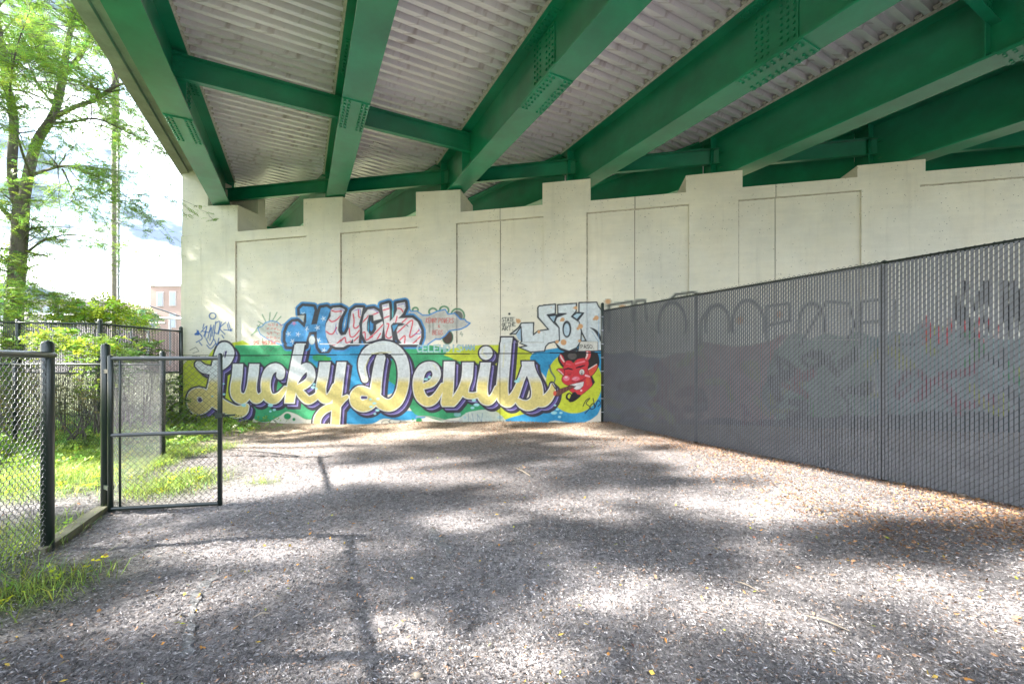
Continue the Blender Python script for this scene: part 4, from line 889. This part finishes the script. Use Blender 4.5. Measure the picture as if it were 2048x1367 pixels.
# ------------------------------------------------------------------ plants
def lcol(n, base, var=.25, r_=rng):
    k = 1+r_.normal(0, var, (n, 1)); hue = r_.normal(0, .12, (n, 1))
    c = np.array(base)[None]*np.clip(k, .35, 1.9); c[:, 0:1] *= (1+hue*1.4); c[:, 2:3] *= (1-hue); return np.clip(c, .004, .95)
def fronds(P, Dv, ln, npair, lw, ll, base, droop=.25, r_=rng, var=.25):
    """pinnate leaves: P start points, Dv directions, ln lengths"""
    n = len(P); up = np.tile([0, 0, 1.0], (n, 1)); up += r_.normal(0, .35, (n, 3))
    side = np.cross(Dv, up); side /= (np.linalg.norm(side, axis=1, keepdims=True)+1e-9)
    nrm = np.cross(side, Dv)
    tt = np.linspace(.15, 1, npair); Vs = []; Cs = []
    c0 = lcol(n, base, var, r_)
    for s in (-1, 1):
        for t_ in tt:
            c = P+Dv*(ln[:, None]*t_); c[:, 2] -= droop*ln*t_*t_
            o = side*s+Dv*.35; o /= np.linalg.norm(o, axis=1, keepdims=True)
            L_ = ll*(1-.35*abs(t_-.5)*2)*r_.uniform(.8, 1.2, (n, 1)); wv = Dv*lw*.5
            tip = c+o*L_+nrm*r_.normal(0, .15, (n, 1))*L_; mid = c+o*L_*.5
            Vs.append(np.stack([c, mid-wv, tip, mid+wv], 1)); Cs.append(np.repeat((c0*r_.uniform(.85, 1.15, (n, 1)))[:, None, :], 4, 1))
    V = np.concatenate(Vs).reshape(-1, 3); C = np.concatenate(Cs).reshape(-1, 3)
    return V, np.arange(len(V)).reshape(-1, 4), C
def rdir(n, r_, zb=0.0, zs=.5):
    d = r_.normal(0, 1, (n, 3)); d[:, 2] = d[:, 2]*zs+zb; return d/np.linalg.norm(d, axis=1, keepdims=True)
def P3d(px, py, Z): return np.array([(px-CX)/F*Z, Z, CH+(HY-py)/F*Z])
# the locust tree
r_t = np.random.default_rng(31)
def branch(pts, jit=.0):
    P = np.array([[*P3d(a, b_, z), r_*.66] for a, b_, z, r_ in pts]); return cat(P, 4)
TZ = 10.6
br = [branch([(22,860,TZ,.36),(26,700,TZ,.29),(30,600,TZ,.26),(38,500,TZ,.24),(42,430,TZ,.24),(44,400,TZ,.22)]),
 branch([(40,420,TZ,.17),(24,350,TZ,.15),(28,240,TZ-.2,.13),(12,160,TZ-.4,.11),(4,90,TZ-.5,.09),(-12,0,TZ-.7,.07),(-30,-120,TZ-.9,.04)]),
 branch([(10,170,TZ-.4,.07),(22,125,TZ-.6,.06),(40,102,TZ-.8,.05),(70,112,TZ-1.2,.035),(90,140,TZ-1.4,.02)]),
 branch([(46,410,TZ,.17),(60,335,TZ+.1,.16),(76,280,TZ+.2,.15),(108,228,TZ+.2,.13),(124,165,TZ+.3,.12),(132,110,TZ+.3,.10),(142,55,TZ+.4,.08),(152,0,TZ+.5,.07),(170,-120,TZ+.7,.04)]),
 branch([(128,150,TZ+.3,.08),(160,112,TZ+.1,.07),(184,72,TZ-.1,.06),(200,52,TZ-.2,.05),(235,20,TZ-.4,.035),(280,-30,TZ-.6,.02)]),
 branch([(104,236,TZ+.2,.09),(150,214,TZ-.1,.075),(190,200,TZ-.3,.065),(222,178,TZ-.5,.055),(245,168,TZ-.6,.04),(290,160,TZ-.8,.02)]),
 branch([(222,178,TZ-.5,.045),(234,150,TZ-.5,.04),(228,128,TZ-.5,.035),(245,100,TZ-.6,.02)]),
 branch([(104,246,TZ+.2,.05),(150,243,TZ+.4,.045),(195,238,TZ+.6,.035),(250,262,TZ+.8,.025),(330,300,TZ+1.0,.012)]),
 branch([(66,350,TZ+.1,.06),(100,338,TZ-.3,.045),(135,332,TZ-.6,.035),(190,350,TZ-.9,.02),(250,390,TZ-1.1,.012)]),
 branch([(125,338,TZ-.5,.03),(140,370,TZ-.6,.025),(152,400,TZ-.6,.012)]),
 branch([(60,345,TZ,.05),(40,290,TZ-.8,.04),(20,200,TZ-1.4,.03),(30,110,TZ-2,.02),(60,20,TZ-2.4,.012)]),
 branch([(112,215,TZ+.2,.05),(70,160,TZ+.8,.04),(50,90,TZ+1.2,.03),(60,20,TZ+1.6,.015)]),
 branch([(36,520,TZ,.05),(90,480,TZ+.4,.035),(160,470,TZ+.7,.02),(240,500,TZ+1,.01)]),
 branch([(28,600,TZ,.04),(80,590,TZ-.5,.025),(120,600,TZ-.8,.01)]),
 branch([(34,450,TZ,.08),(-30,380,TZ-.4,.06),(-110,300,TZ-.8,.04),(-200,260,TZ-1.2,.02)]),
 branch([(125,160,TZ+.3,.05),(170,170,TZ+1.0,.035),(230,230,TZ+1.6,.02),(300,300,TZ+2,.01)])]
def twigs(br, n, r_, L_=(.5, 1.5), lo=.25, ids=None):
    out = []; src = [b_ for k, b_ in enumerate(br) if (ids is None or k in ids)]
    w_ = np.array([np.linalg.norm(np.diff(b_[:, :3], axis=0), axis=1).sum() for b_ in src]); w_ /= w_.sum()
    for _ in range(n):
        b_ = src[r_.choice(len(src), p=w_)]; i_ = int(len(b_)*r_.uniform(lo, .999)); p = b_[i_, :3]; d = b_[min(i_+1, len(b_)-1), :3]-b_[max(i_-1, 0), :3]; d /= (np.linalg.norm(d)+1e-9)
        d = d*.6+rdir(1, r_, .12, .55)[0]; d /= np.linalg.norm(d); L = r_.uniform(*L_); k = 6; t_ = np.linspace(0, 1, k)[:, None]
        Q = p+d*L*t_+np.array([0, 0, -.22*L])*t_**2+r_.normal(0, .03, (k, 3))*t_
        out.append(np.c_[Q, np.linspace(min(.018, b_[i_, 3]*.5), .004, k)])
    return out
def make_tree(name, label, br, ntw, nfr, r_, base, parent_loc, lo=.25, fl=.2, ll=.045, lw=.02, pairs=7, sub=2, leafscale=1, tid=None, L1=(.5, 1.5)):
    root = thing(name, label, 'tree', parent_loc)
    t1 = twigs(br, ntw, r_, L1, lo, tid); t2 = twigs(t1, ntw*sub, r_, (.25, .7), .2)
    V, Fq = tubes(br, 0, 9, False); V2, F2 = tubes(t1+t2, 0, 4, False)
    mesh('trunk', np.concatenate([V, V2]), np.concatenate([Fq, F2+len(V)]), M['bark'], root, smooth=True)
    al = t1+t2+t2; idx = r_.integers(0, len(al), nfr); fr = r_.uniform(.15, 1, nfr)
    P = np.array([al[i_][min(int(f*5.99), 5), :3] for i_, f in zip(idx, fr)])+r_.normal(0, .04, (nfr, 3))
    V, Fq, C = fronds(P, rdir(nfr, r_, -.1, .45), r_.uniform(.7, 1.3, nfr)*fl, pairs, lw, ll, base, r_=r_)
    cr_ = mesh('crown', V, Fq, M['leaf'], root, col=C)
    return root
LEAF = (.19, .32, .05)
tree1 = make_tree('locust_tree', 'large feathery-leaved locust tree with forked trunk at the left edge', br, 520, 19000, r_t, LEAF, (*at(25, TZ), 0), lo=.3)
# more trees outside the frame that throw the dappled shade (the photograph shows their shadows; the smallest is added)
def gen_tree(name, label, x, y, H, r_, nfr, spread=3.6, lo=.3, base=LEAF, ntw=130, z0=2.4, fl=.26, ll=.07, lw=.035, cat_=None):
    tr = [np.array([[x, y, -.3, .18], [x+.1, y, 1.2, .15], [x+.15, y+.1, z0, .12], [x, y+.1, H*.55, .08], [x+.1, y, H*.8, .05], [x, y, H, .03]])]
    B = [cat(tr[0], 4)]
    for k in range(9):
        a = k*2.4+r_.uniform(-.3, .3); h = z0+(H-z0)*k/10; L = spread*(1-.45*k/9)
        pts = [[x, y, h, .05], [x+math.cos(a)*L*.35, y+math.sin(a)*L*.35, h+.6, .035], [x+math.cos(a)*L*.7, y+math.sin(a)*L*.7, h+1.1, .02], [x+math.cos(a)*L, y+math.sin(a)*L, h+1.2, .012]]
        B.append(cat(np.array(pts), 4))
    return make_tree(name, label, B, ntw, nfr, r_, base, (x, y, 0), lo=lo, fl=fl, ll=ll, lw=lw, pairs=5)
SHADE = True
if SHADE:
    gen_tree('locust_tree', 'leafy tree well outside the left edge of the picture, level with the camera', -17.0, 1.6, 16.5, np.random.default_rng(15), 5200, spread=5.0, z0=4.2, fl=.36, ll=.13, lw=.065, ntw=95)
    gen_tree('locust_tree', 'leafy tree outside the picture to the left, behind the camera', -16.0, -3.6, 15.5, np.random.default_rng(16), 3600, spread=4.6, z0=4.5, fl=.36, ll=.13, lw=.065, ntw=80)
    gen_tree('locust_tree', 'leafy tree outside the left edge of the picture, level with the gate', -18.5, 5.8, 16.5, np.random.default_rng(18), 5000, spread=5.0, z0=4.0, fl=.36, ll=.13, lw=.065, ntw=75)
    gen_tree('locust_tree', 'tallest leafy tree outside the left edge, level with the concrete wall', -19.5, 10.2, 17.5, np.random.default_rng(9), 9500, spread=4.6, z0=3.2, fl=.34, ll=.11, lw=.055, ntw=120)
    gen_tree('locust_tree', 'smallest leafy tree outside the left edge, added for its shade, just left of the low near fence', -9.6, 1.0, 8.6, np.random.default_rng(25), 2600, spread=2.7, z0=3.0, fl=.28, ll=.09, lw=.045, ntw=90)  # unseen tree added to shade the near ground where fence-post shadows fell
# utility pole
pole = thing('utility_pole', 'tall wooden utility pole with a climbing cable guard beyond the fence', 'pole', P3d(232, 725, 17)*[1, 1, 0])
V, Fq = tubes([[(*P3d(231, 800, 17), .14), (*P3d(231, 300, 17), .125), (*P3d(232, -80, 17), .11)]], 0, 10, False); mesh('shaft', V, Fq, M['wood'], pole, smooth=True)
V, Fq = tubes([[(*P3d(237, 800, 16.85), .05), (*P3d(237, 240, 16.85), .05)]], 0, 6, False); mesh('cable_guard', V, Fq, M['steel'], pole, smooth=True)
for k in range(14): q = MB(); c = P3d(238, 600-k*26, 16.8); q.box(c, (.1, 0, 0), (0, .02, 0), (0, 0, .03)); q.build('step_bolt', M['steel'], pole)
def wire(nm, lab, pts, r_=.02):
    V, Fq = tubes([cat(np.array([[*p, r_] for p in pts]), 5)], 0, 5, False); o = mesh(nm, V, Fq, M['wire'], smooth=True); tag(o, lab, 'wire')
wire('overhead_wire', 'upper overhead wire running from the utility pole to behind the concrete wall', [P3d(232, 545, 17), P3d(300, 518, 20), P3d(420, 470, 26)])
wire('overhead_wire', 'lower overhead wire sagging towards the brick building', [P3d(232, 545, 17), P3d(310, 529, 22), P3d(420, 520, 30)], .015)
wire('guy_cable', 'thick sloping cable dropping right from the pole past the brick building', [P3d(236, 592, 17), P3d(300, 612, 20), P3d(370, 636, 24)], .035)
# far elevated railing
rl = thing('elevated_railing', 'grey steel railing of a far walkway in front of the brick building', 'railing', P3d(300, 725, 30)*[1, 1, 0])
for nm, ya, yb, x0, x1, rr in (('upper_rail', 627, 638, 20, 400, .1), ('lower_rail', 642, 646, 20, 330, .06)):
    V, Fq = tubes([[(*P3d(x0, ya, 34), rr), (*P3d(x1, yb, 30), rr)]], 0, 6, False); mesh(nm, V, Fq, M['steel'], rl)
for x in (40, 92, 150, 205, 262, 296, 340):
    V, Fq = tubes([[(*P3d(x, 627+11*(x-20)/380, 32.5), .07), (*P3d(x, 730, 32.5), .07)]], 0, 6, False); mesh('railing_post', V, Fq, M['steel'], rl)
def building(name, label, x0, x1, y0, Z, dep, mt, wins, ww, wh):
    a = P3d(x0, y0, Z); b_ = P3d(x1, y0, Z); root = thing(name, label, 'building', (a[0], Z, 0)); q = MB()
    q.prism([(a[0], Z, -.5), (b_[0], Z, -.5), (b_[0], Z+dep, -.5), (a[0], Z+dep, -.5)], (0, 0, a[2]+.5)); wl = q.build('wall', M[mt], root)
    q = MB(); q.prism([(a[0]-.2, Z-.15, a[2]), (b_[0]+.2, Z-.15, a[2]), (b_[0]+.2, Z+dep, a[2]), (a[0]-.2, Z+dep, a[2])], (0, 0, .35)); q.build('parapet', M['pale'], root)
    for wx, wy in wins:
        c = P3d(wx, wy, Z); q = MB(); q.box((c[0], Z-.03, c[2]), (ww/2+.12, 0, 0), (0, .06, 0), (0, 0, wh/2+.12)); f = q.build('window', M['pale'], root)
        q = MB(); q.box((c[0], Z-.07, c[2]), (ww/2, 0, 0), (0, .05, 0), (0, 0, wh/2)); q.build('pane', M['glass'], f)
building('brick_building', 'far brick building with small upright windows, beside the concrete wall edge', 300, 420, 573, 60, 15, 'brick', [(321, 598), (346, 597), (308, 640), (346, 641), (371, 597)], 0.75, 1.9)
building('low_building', 'far low pale pink building glimpsed under the tree', 40, 190, 604, 55, 15, 'pale', [(70, 622), (100, 622), (130, 622), (160, 622)], 1.6, 1.2)
building('red_roofed_building', 'far low red building between the pole and the brick building', 225, 285, 617, 75, 12, 'brick', [(250, 628)], 1.5, 1.0)
# shrubs and vines
def shrub(name, label, blobs, n, base, seed, fl=.2, ll=.06, lw=.035, pairs=5, droop=.5, cat_='shrub', stems=10, zb=.1):
    r_ = np.random.default_rng(seed); Ps = []; st = []
    root = thing(name, label, cat_, (blobs[0][0], blobs[0][1], float(gz(blobs[0][0], blobs[0][1]))))
    vols = np.array([b_[3]*b_[4]*b_[5] for b_ in blobs]); cnt = (n*vols/vols.sum()).astype(int)
    for (cx, cy, cz, rx, ry, rz), c in zip(blobs, cnt):
        d = rdir(c, r_, 0, 1)*(r_.uniform(.25, 1, (c, 1))**.45); keep = vnoise(d[:, 0]*3+cx, d[:, 2]*3+d[:, 1]*2, 2.2, seed) > -.28
        P = np.array([cx, cy, cz])+d*[rx, ry, rz]; Ps.append(P[keep])
        for k in range(stems//len(blobs)+1):
            e = np.array([cx, cy, cz])+rdir(1, r_, .2, 1)[0]*[rx*.8, ry*.8, rz*.8]; g = np.array([cx+r_.normal(0, .15), cy+r_.normal(0, .1), float(gz(cx, cy))-.05]); m_ = (e+g)/2+r_.normal(0, .1, 3)
            st.append(cat(np.array([[*g, .016], [*m_, .011], [*e, .004]]), 4))
    P = np.concatenate(Ps); P = P[P[:, 2] > gz(P[:, 0], P[:, 1])+.01]
    V, Fq, C = fronds(P, rdir(len(P), r_, zb, .5), r_.uniform(.6, 1.4, len(P))*fl, pairs, lw, ll, base, droop, r_, var=.3)
    mesh('foliage', V, Fq, M['leaf'], root, col=C)
    V, Fq = tubes(st, 0, 5, False); mesh('stems', V, Fq, M['bark'], root, smooth=True)
    return root
def blob(px, py, Z, rpx, rpy, dz=.4): p = P3d(px, py, Z); return (*p, rpx/F*Z, dz, rpy/F*Z)
YG = (.36, .48, .05); MG = (.14, .26, .045); DG = (.09, .17, .035)
shrub('climbing_vine', 'thick green vine swallowing the tall dark fence at the left edge', [blob(0, 640, 9.2, 62, 90, .6), blob(-40, 760, 8.5, 90, 110, .7), blob(20, 560, 9.8, 35, 60, .5)], 2600, (.2, .31, .05), 41, fl=.22)
shrub('sumac_shrub', 'yellow-green leafy sumac rising behind the tall dark fence', [blob(165, 632, 10.2, 45, 26, .5), blob(215, 622, 10.2, 45, 24, .5), blob(262, 642, 10.3, 30, 14, .4)], 420, YG, 42, fl=.3, ll=.10, lw=.05, droop=.3)
shrub('leafy_shrub', 'broad yellow-green shrub hanging over the low back fence', [blob(120, 682, 8.2, 60, 24, .4), blob(200, 690, 8.0, 45, 22, .35), blob(170, 755, 7.6, 14, 60, .25)], 330, (.26, .38, .05), 43, fl=.24, ll=.085, lw=.045)
shrub('dark_shrub', 'dark green shrub growing against the tall slatted fence near the concrete wall', [blob(285, 700, 9.3, 42, 28, .35), blob(240, 730, 8.6, 28, 50, .35)], 380, DG, 44, fl=.18, ll=.07, lw=.04)
shrub('weedy_shrub', 'small weedy bush at the foot of the concrete wall beside the fence post', [blob(352, 815, 9.9, 26, 26, .35), blob(345, 770, 9.9, 14, 30, .25), blob(375, 838, 9.9, 18, 10, .3)], 420, (.16, .27, .04), 45, fl=.16, ll=.06)
shrub('brown_vine', 'tangle of brown-green vine on the low back fence between the posts', [blob(140, 800, 7.2, 60, 45, .3), blob(60, 790, 7.3, 60, 60, .35)], 380, (.17, .17, .07), 46, fl=.16, ll=.05, lw=.03)
shrub('far_bush', 'pale leafy bush beyond the fence in front of the brick building', [blob(275, 635, 26, 26, 22, 1.0)], 300, (.2, .28, .12), 47, fl=.5, ll=.2, lw=.1)
# grass and weeds
def scatter(n, x0, x1, y0, y1, r_, dens):
    x = r_.uniform(x0, x1, n); y = r_.uniform(y0, y1, n); k = r_.random(n) < dens(x, y); return x[k], y[k]
rg = np.random.default_rng(77)
def blades(x, y, hmin, hmax, wd, base, r_):
    n = len(x); z = gz(x, y)-.01; a = r_.uniform(0, 6.28, n); h = r_.uniform(hmin, hmax, n); lean = r_.uniform(.2, 1.3, n)*h; b_ = r_.uniform(0, 6.28, n)
    w = wd*r_.uniform(.6, 1.4, n); P0 = np.stack([x, y, z], -1); sd_ = np.stack([np.cos(a), np.sin(a), 0*a], -1)*w[:, None]/2; ld = np.stack([np.cos(b_), np.sin(b_), 0*b_], -1)
    m_ = P0+ld*lean[:, None]*.35+np.array([0, 0, 1])*h[:, None]*.6; t_ = P0+ld*lean[:, None]+np.array([0, 0, 1])*h[:, None]*.85
    V = np.stack([P0-sd_, P0+sd_, m_+sd_*.8, m_-sd_*.8, t_+sd_*.15, t_-sd_*.15], 1).reshape(-1, 3); i_ = np.arange(n)[:, None]*6
    Fq = np.concatenate([i_+[0, 1, 2, 3], i_+[3, 2, 4, 5]]); C = np.repeat(lcol(n, base, .3, r_), 6, 0); return V, Fq, C
x, y = scatter(110000, -6.5, -1.2, 1.2, 8.0, rg, lambda x, y: np.clip(grass_mask(x, y)*1.3-.25, 0, 1)*(.55+.45*(vnoise(x, y, 5, 8) > -.1)))
V, Fq, C = blades(x, y, .03, .16, .0042, (.27, .37, .085), rg); o = mesh('grass', V, Fq, M['leaf'], col=C); tag(o, kind='stuff', label='bright green grass and weeds along the left fence and around the gate', cat='grass')
x, y = scatter(9000, -13, -5.5, 5.0, 11.0, rg, lambda x, y: grass_mask(x, y))
P = np.stack([x, y, gz(x, y)+.03], -1)
V, Fq, C = fronds(P, rdir(len(P), rg, .5, .5), rg.uniform(.1, .3, len(P)), 4, .035, .06, (.20, .33, .05), .3, rg); o = mesh('ground_cover', V, Fq, M['leaf'], col=C); tag(o, kind='stuff', label='green leafy ground cover behind the low fence', cat='weeds')
x, y = scatter(3600, -6.2, -1.4, 1.2, 6.5, rg, lambda x, y: np.clip(grass_mask(x, y)*1.4-.5, 0, 1)*.8)
P = np.stack([x, y, gz(x, y)+.02], -1)
V, Fq, C = fronds(P, rdir(len(P), rg, .6, .5), rg.uniform(.06, .16, len(P)), 3, .022, .04, (.34, .46, .04), .3, rg); o = mesh('weeds', V, Fq, M['leaf'], col=C); tag(o, kind='stuff', label='broad-leaved yellow-green weeds mixed in the grass by the fence', cat='weeds')
# mulch
rm = np.random.default_rng(99)
def chips(n, ymax, Ls, Ws, r_, base_f, lo=0.0):
    v = r_.uniform(0, 1, n); y = 1.1+(ymax-1.1)*v**1.35; x = r_.uniform(-1.28, 1.28, n)*(y+.2); k = (x*GU[0]+y*GU[1] > U_LEFT-3.5) & (y < 9.15-WK*x) & (x+y*.512 < LPR+.05) & (r_.random(n) > grass_mask(x, y)*.8)
    x, y = x[k], y[k]; n = len(x); z = gz(x, y)+r_.uniform(-.002, .016, n); a = r_.uniform(0, 6.28, n); L_ = r_.uniform(*Ls, n); W_ = r_.uniform(*Ws, n)
    d = np.stack([np.cos(a), np.sin(a), r_.normal(0, .28, n)], -1)*L_[:, None]/2; s = np.stack([-np.sin(a), np.cos(a), r_.normal(0, .7, n)], -1)*W_[:, None]/2; c = np.stack([x, y, z], -1)
    bow = np.array([0, 0, 1])*(L_*r_.uniform(-.15, .2, n))[:, None]
    V = np.stack([c-d, c-s*1.0-bow*.2, c+d, c+s+bow], 1).reshape(-1, 3); return V, np.arange(4*n).reshape(-1, 4), np.repeat(base_f(x, y, n), 4, 0), n
def mulc(x, y, n):
    f = np.clip((y-3.5)/5+.15*vnoise(x, y, 1.4, 3)+.75*np.exp(-(LPR-x-y*.512)/.9)*(vnoise(x, y, 2.1, 14) > -.15), 0, 1); wash = 1+.38*vnoise(x, y, 1.7, 23)+.2*vnoise(x, y, 5, 24); kind = rm.random(n); c = np.empty((n, 3)); g = rm.uniform(.05, .42, n)*(1+.6*(rm.random(n) > .85))
    c[:] = g[:, None]*np.array([1, .95, .97]); br_ = kind < (.12+.5*f); c[br_] = (rm.uniform(.09, .42, br_.sum()))[:, None]*np.array([1.2, .80, .58]); lt = kind > .975; c[lt] = rm.uniform(.35, .55, lt.sum())[:, None]*np.array([1, .95, .92]); return c*wash[:, None]
V, Fq, C, n_ = chips(520000, 9.6, (.004, .026), (.0013, .0045), rm, mulc)
o = mesh('mulch', V, Fq, M['chip'], col=C); tag(o, kind='stuff', label='shredded dark mulch and bark bits covering the ground', cat='mulch')
def yl(x, y, n):
    c = np.tile([.55, .38, .08], (n, 1)); k = rm.random(n); c[k < .4] = (.50, .24, .07); c[k > .82] = (.42, .46, .06); c[(k > .4) & (k < .55)] = (.5, .3, .2); return c*rm.uniform(.6, 1.2, (n, 1))
V, Fq, C, n_ = chips(1300, 9.6, (.015, .036), (.006, .013), rm, yl); V[:, 2] += .008
o = mesh('fallen_leaves', V, Fq, M['chip'], col=C); tag(o, kind='stuff', label='small yellow and orange fallen leaves strewn over the mulch', cat='leaves')
def lit(x, y, n): return np.array([.26, .14, .07])[None]*rm.uniform(.25, 1.4, (n, 1))*np.array([1, 1, 1])+rm.uniform(0, .03, (n, 3))
V, Fq, C, n_ = chips(420000, 9.6, (.010, .038), (.005, .013), rm, lit)
cx_, cy_ = V[::4, 0], V[::4, 1]; fd = LPR-cx_-cy_*.512; wd_ = 9.25-WK*cx_-cy_; pat = vnoise(cx_, cy_, 2.4, 51)
kk = (np.exp(-fd/.75)*1.2+np.exp(-wd_/1.1)*.8+np.exp(-((cx_-3.3)**2+(cy_-3.7)**2)/.5)*.5)*(.55+1.3*pat) > rm.random(len(cx_))
V = V.reshape(-1, 4, 3)[kk].reshape(-1, 3); C = C.reshape(-1, 4, 3)[kk].reshape(-1, 3); V[:, 2] += .006
o = mesh('leaf_litter', V, np.arange(len(V)).reshape(-1, 4), M['chip'], col=C); tag(o, kind='stuff', label='brown leaf litter drifted against the slatted fence and the foot of the wall', cat='leaves')
# exposed weed barrier, sticks and stones
def gp(px, py):
    Z = CH*F/(py-HY)
    for _ in range(4): X = (px-CX)/F*Z; Z = (CH-float(gz(X, Z)))*F/(py-HY)
    X = (px-CX)/F*Z; return np.array([X, Z, float(gz(X, Z))])
def strip(label, pts, seed):
    r_ = np.random.default_rng(seed); Lf = []; Rt = []
    for (px, py, w_) in cat(np.array(pts, float), 5):
        p = gp(px, py)+[0, 0, .004]; jj = r_.normal(0, .009); Lf.append(p+[-w_/2+jj, 0, r_.uniform(-.004, .008)]); Rt.append(p+[w_/2+jj+r_.normal(0, .006), 0, r_.uniform(-.004, .01)])
    n = len(Lf); V = Lf+Rt+[p-np.array([0, 0, .02]) for p in Lf+Rt]; Fc = [(i_, n+i_, n+i_+1, i_+1) for i_ in range(n-1)]+[(i_, i_+1, 2*n+i_+1, 2*n+i_) for i_ in range(n-1)]+[(n+i_+1, n+i_, 3*n+i_, 3*n+i_+1) for i_ in range(n-1)]
    o = mesh('weed_barrier', V, Fc, M['fabric']); tag(o, label, 'fabric')
strip('long pale strip of weed barrier fabric showing through the mulch at the lower left', [(436,1140,.01),(424,1160,.05),(398,1185,.07),(388,1220,.03),(380,1260,.05),(374,1300,.05),(368,1316,.01)], 1)
strip('short pale scrap of weed barrier fabric showing in the middle of the mulch', [(862,1052,.01),(868,1070,.07),(882,1085,.09),(896,1100,.05),(898,1120,.01)], 2)
def stick(label, a, b_, r_=.008, cat_='stick'):
    p, q_ = gp(*a)+[0, 0, .022], gp(*b_)+[0, 0, .026]; m_ = (p+q_)/2+[0, .01, .006]
    V, Fq = tubes([cat(np.array([[*p, r_*.4], [*m_, r_], [*q_, r_*.5]]), 5)], 0, 6, False); o = mesh('stick', V, Fq, M['stick'], smooth=True); tag(o, label, cat_)
stick('pale straight stick lying on mulch in the middle distance towards the wall', (1030, 938), (1062, 956), .011)
stick('thin pale twig lying on mulch right of centre', (1470, 1168), (1520, 1192), .004)
stick('longest pale twig lying on the bright mulch at the lower right', (1612, 1238), (1700, 1272), .0045)
stick('short brown twig on dark mulch at the lower left centre', (505, 1243), (540, 1236), .005)
def stone(label, px, py, s, seed, m_='stick'):
    r_ = np.random.default_rng(seed); p = gp(px, py); th = np.linspace(0, 2*np.pi, 9)[:-1]; V = []; 
    for zf, rf in ((-.3, .6), (.1, 1), (.5, .85), (.8, .4)): V += [p+[math.cos(a)*s*rf*r_.uniform(.85, 1.15), math.sin(a)*s*.75*rf*r_.uniform(.85, 1.15), zf*s*.8] for a in th]
    Fc = [(k*8+i_, k*8+(i_+1) % 8, (k+1)*8+(i_+1) % 8, (k+1)*8+i_) for k in range(3) for i_ in range(8)]+[tuple(range(24, 32))]
    o = mesh('stone', V, Fc, M[m_], smooth=True); tag(o, label, 'stone')
stone('tan stone at the foot of the slatted fence', 1924, 992, .045, 1)
stone('small tan stone on the mulch at the bottom edge of the picture', 834, 1354, .028, 2)

GR = {'chain_link_fence': 'low chain-link fences on the left', 'locust_tree': 'leafy locust trees left of the bridge', 'overhead_wire': 'wires running from the utility pole', 'weed_barrier': 'scraps of weed barrier fabric in the mulch', 'stick': 'sticks lying on the mulch', 'stone': 'loose stones on the mulch'}
for o in sc.objects:
    if o.parent is None and o.name.split('.')[0] in GR: o['group'] = GR[o.name.split('.')[0]]
